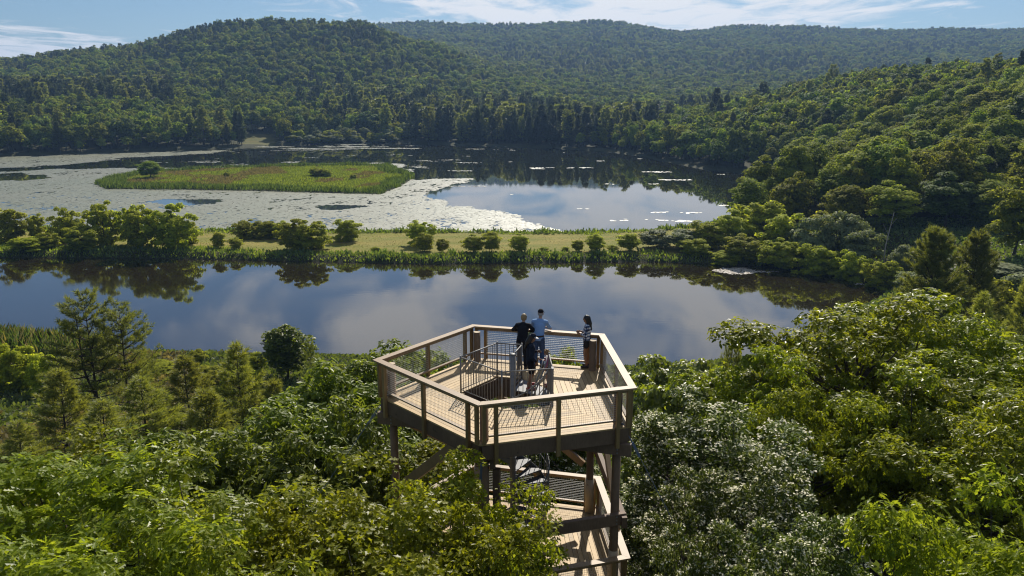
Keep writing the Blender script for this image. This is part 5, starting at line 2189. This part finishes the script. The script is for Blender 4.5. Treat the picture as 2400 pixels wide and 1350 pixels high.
        for j in range(nb_):
            for q in range(4):
                fs.append((j * 4 + q, j * 4 + (q + 1) % 4, (j + 1) * 4 + (q + 1) % 4, (j + 1) * 4 + q))
        mb.add(vs, fs)
        link('brim', mb.mesh('brim', (brim_m,), True), co)
    root.location = loc
    root.rotation_euler = (0, 0, rotz)
    root.scale = (s, s, s)
    return root


LEAN = dict(pelvis=(0, -.03, .95), chest=(0, .16, 1.38), neck=(0, .20, 1.47), head=(0, .27, 1.60), look=(0, 1, -.10),
            shL=(-.19, .16, 1.37), shR=(.19, .16, 1.37), elL=(-.30, .34, 1.13), elR=(.30, .34, 1.13), wrL=(-.06, .50, 1.13), wrR=(.08, .47, 1.14),
            handL=(1, .25, 0), handR=(-1, .3, 0), palmL=(0, 0, -1), palmR=(0, 0, -1),
            hipL=(-.09, -.03, .90), hipR=(.09, -.03, .90), knL=(-.10, -.02, .50), knR=(.11, .06, .50), anL=(-.11, -.05, .09), anR=(.12, -.07, .09),
            footL=(-.15, 1, 0), footR=(.2, 1, 0))
rail_dir = math.atan2(CORN[2][1] - CORN[1][1], CORN[2][0] - CORN[1][0])
pm_ = at_z(1262, 859, ZD)
person((pm_[0], pm_[1] + .02, ZD + .003), rail_dir, 1.76, LEAN, SKIN, 'man in blue short-sleeved shirt, jeans and dark cap leaning on the far rail', 'shirt', CL_BLUE, .78, 'jeans', CL_JEAN, 1.93, CL_SHOE,
       ('fringe', plain('hair_grey', (.30, .28, .26), .6, .2, 30)), (CL_BLACK, CL_BLACK), belt=True)
L2 = dict(LEAN)
L2.update(elL=(-.36, .28, 1.17), elR=(.36, .30, 1.15), wrL=(-.12, .42, 1.14), wrR=(.14, .42, 1.14), knL=(-.10, .03, .50), knR=(.10, -.01, .50))
pw = at_z(1224, 861, ZD)
person((pw[0], pw[1] - .05, ZD + .003), rail_dir + .05, 1.68, L2, SKIN, 'person with short blond hair in black top leaning on the far rail', 'sweater', CL_BLACK, 1.75, 'trousers', CL_BLACK, 1.93, CL_SHOE,
       ('short', HAIRB), None, fem=False, shirt_len=.12)
STAND = dict(pelvis=(0, 0, .95), chest=(0, -.01, 1.39), neck=(0, .01, 1.49), head=(0, .035, 1.63), look=(0, 1, -.12),
             shL=(-.18, -.01, 1.40), shR=(.18, -.01, 1.40), elL=(-.23, .02, 1.12), elR=(.23, .03, 1.12), wrL=(-.09, .24, 1.17), wrR=(.10, .24, 1.18),
             handL=(.6, .8, .2), handR=(-.6, .8, .2), palmL=(1, 0, 0), palmR=(-1, 0, 0),
             hipL=(-.085, 0, .90), hipR=(.085, 0, .90), knL=(-.085, .05, .50), knR=(.08, .0, .50), anL=(-.09, -.02, .09), anR=(.09, -.05, .09),
             footL=(-.15, 1, 0), footR=(.2, 1, 0))
pp = at_z(1374, 861, ZD)
person((pp[0], pp[1], ZD + .003), R(78), 1.66, STAND, SKIN2, 'woman with long dark hair in plaid shirt and dark shorts at the right rail', 'shirt', PLAID, 1.6, 'shorts', CL_GREY, .42, CL_SHOE,
       ('long', HAIRD), None, fem=True, shirt_len=.07)
S2 = dict(STAND)
S2.update(look=(.15, 1, -.35), head=(0, .07, 1.61), chest=(0, .03, 1.38), elR=(.25, -.02, 1.11), wrR=(.21, .14, .92), handR=(0, .4, -1), palmR=(-1, 0, 0), wrL=(-.14, .26, 1.14), handL=(.7, .7, 0),
          knL=(-.09, .12, .52), anL=(-.10, .02, .17), knR=(.09, .02, .50))
pk = at_z(1242, 912, ZD)
person((pk[0], pk[1], ZD + .006), R(-78), 1.64, S2, SKIN2, 'person in black jacket, shorts and dark cap stepping off the stair landing', 'jacket', CL_NAVY, 1.85, 'shorts', CL_BLACK, .78, CL_RED,
       ('long', HAIRD), (CL_NAVY, CL_WHITE), shirt_len=.12)
S3 = dict(STAND)
S3.update(look=(0, 1, -.55), head=(0, .06, 1.60), wrR=(.25, .26, 1.20), elR=(.25, .05, 1.14), handR=(.2, 1, .1), wrL=(-.18, .12, .90), elL=(-.22, -.02, 1.12), handL=(0, .3, -1))
pc = at_z(1283, 905, ZD)
person((pc[0] + .0, pc[1], ZD + .006), R(95), 1.10, S3, SKIN, 'small child with curly hair in pink top behind the curved handrail', 'shirt', CL_PINK, .5, 'shorts', CL_NAVY, .6, CL_RED,
       ('curly', HAIRC), None, fem=True, child=True, shirt_len=.06)

# patterned cloth bag hanging over the rail between the couple
def rail_pt(px):
    a_, b2 = CORN[1], CORN[2]
    return a_ + (b2 - a_) * np.clip(((px - 1107) / 310.), 0, 1)


tb = (at_z(1243, 772, ZR)[:2])
e = (CORN[2] - CORN[1]) / np.linalg.norm(CORN[2] - CORN[1])
q = np.array([-e[1], e[0]])
if (CEN - CORN[1]) @ q < 0:
    q = -q
s_ = (tb - CORN[1]) @ e
ctr = CORN[1] + e * s_ + q * .27
mb = MB()
mb.beam((*(ctr - e * .15), ZR - .24), (*(ctr + e * .15), ZR - .24), .07, .36, ch=.02)
bg = tag(link('tote_bag', mb.mesh('tote_bag', (CL_GREEN,))), 'green flowered cloth bag hanging from the far rail between the couple', 'bag')
mb = MB()
for k in (-1, 1):
    c0 = ctr + e * .08 * k
    mb.tube([(*c0, ZR - .07), (*(c0 - q * .04), ZR + .012), (*(c0 - q * .26), ZR + .014), (*(c0 - q * .30), ZR - .10)], .009, 6)
link('strap', mb.mesh('strap', (CL_GREEN,), True), bg)

# ------------------------------------------------------------------ air
m = bpy.data.materials.new('haze_air')
m.use_nodes = True
n, l = m.node_tree.nodes, m.node_tree.links
n.clear()
o_ = n.new('ShaderNodeOutputMaterial')
pv = n.new('ShaderNodeVolumePrincipled')
pv.inputs['Color'].default_value = (.34, .58, 1.0, 1)
pv.inputs['Density'].default_value = .000105
pv.inputs['Anisotropy'].default_value = .25
l.new(pv.outputs[0], o_.inputs['Volume'])
mb = MB()
mb.prism([(-6100, -400), (6100, -400), (6100, 6150), (-6100, 6150)], -2.7, 345)
hz = link('haze', mb.mesh('haze', (m,)))
tag(hz, kind='stuff', label='thin bluish summer haze over the valley', cat='haze')
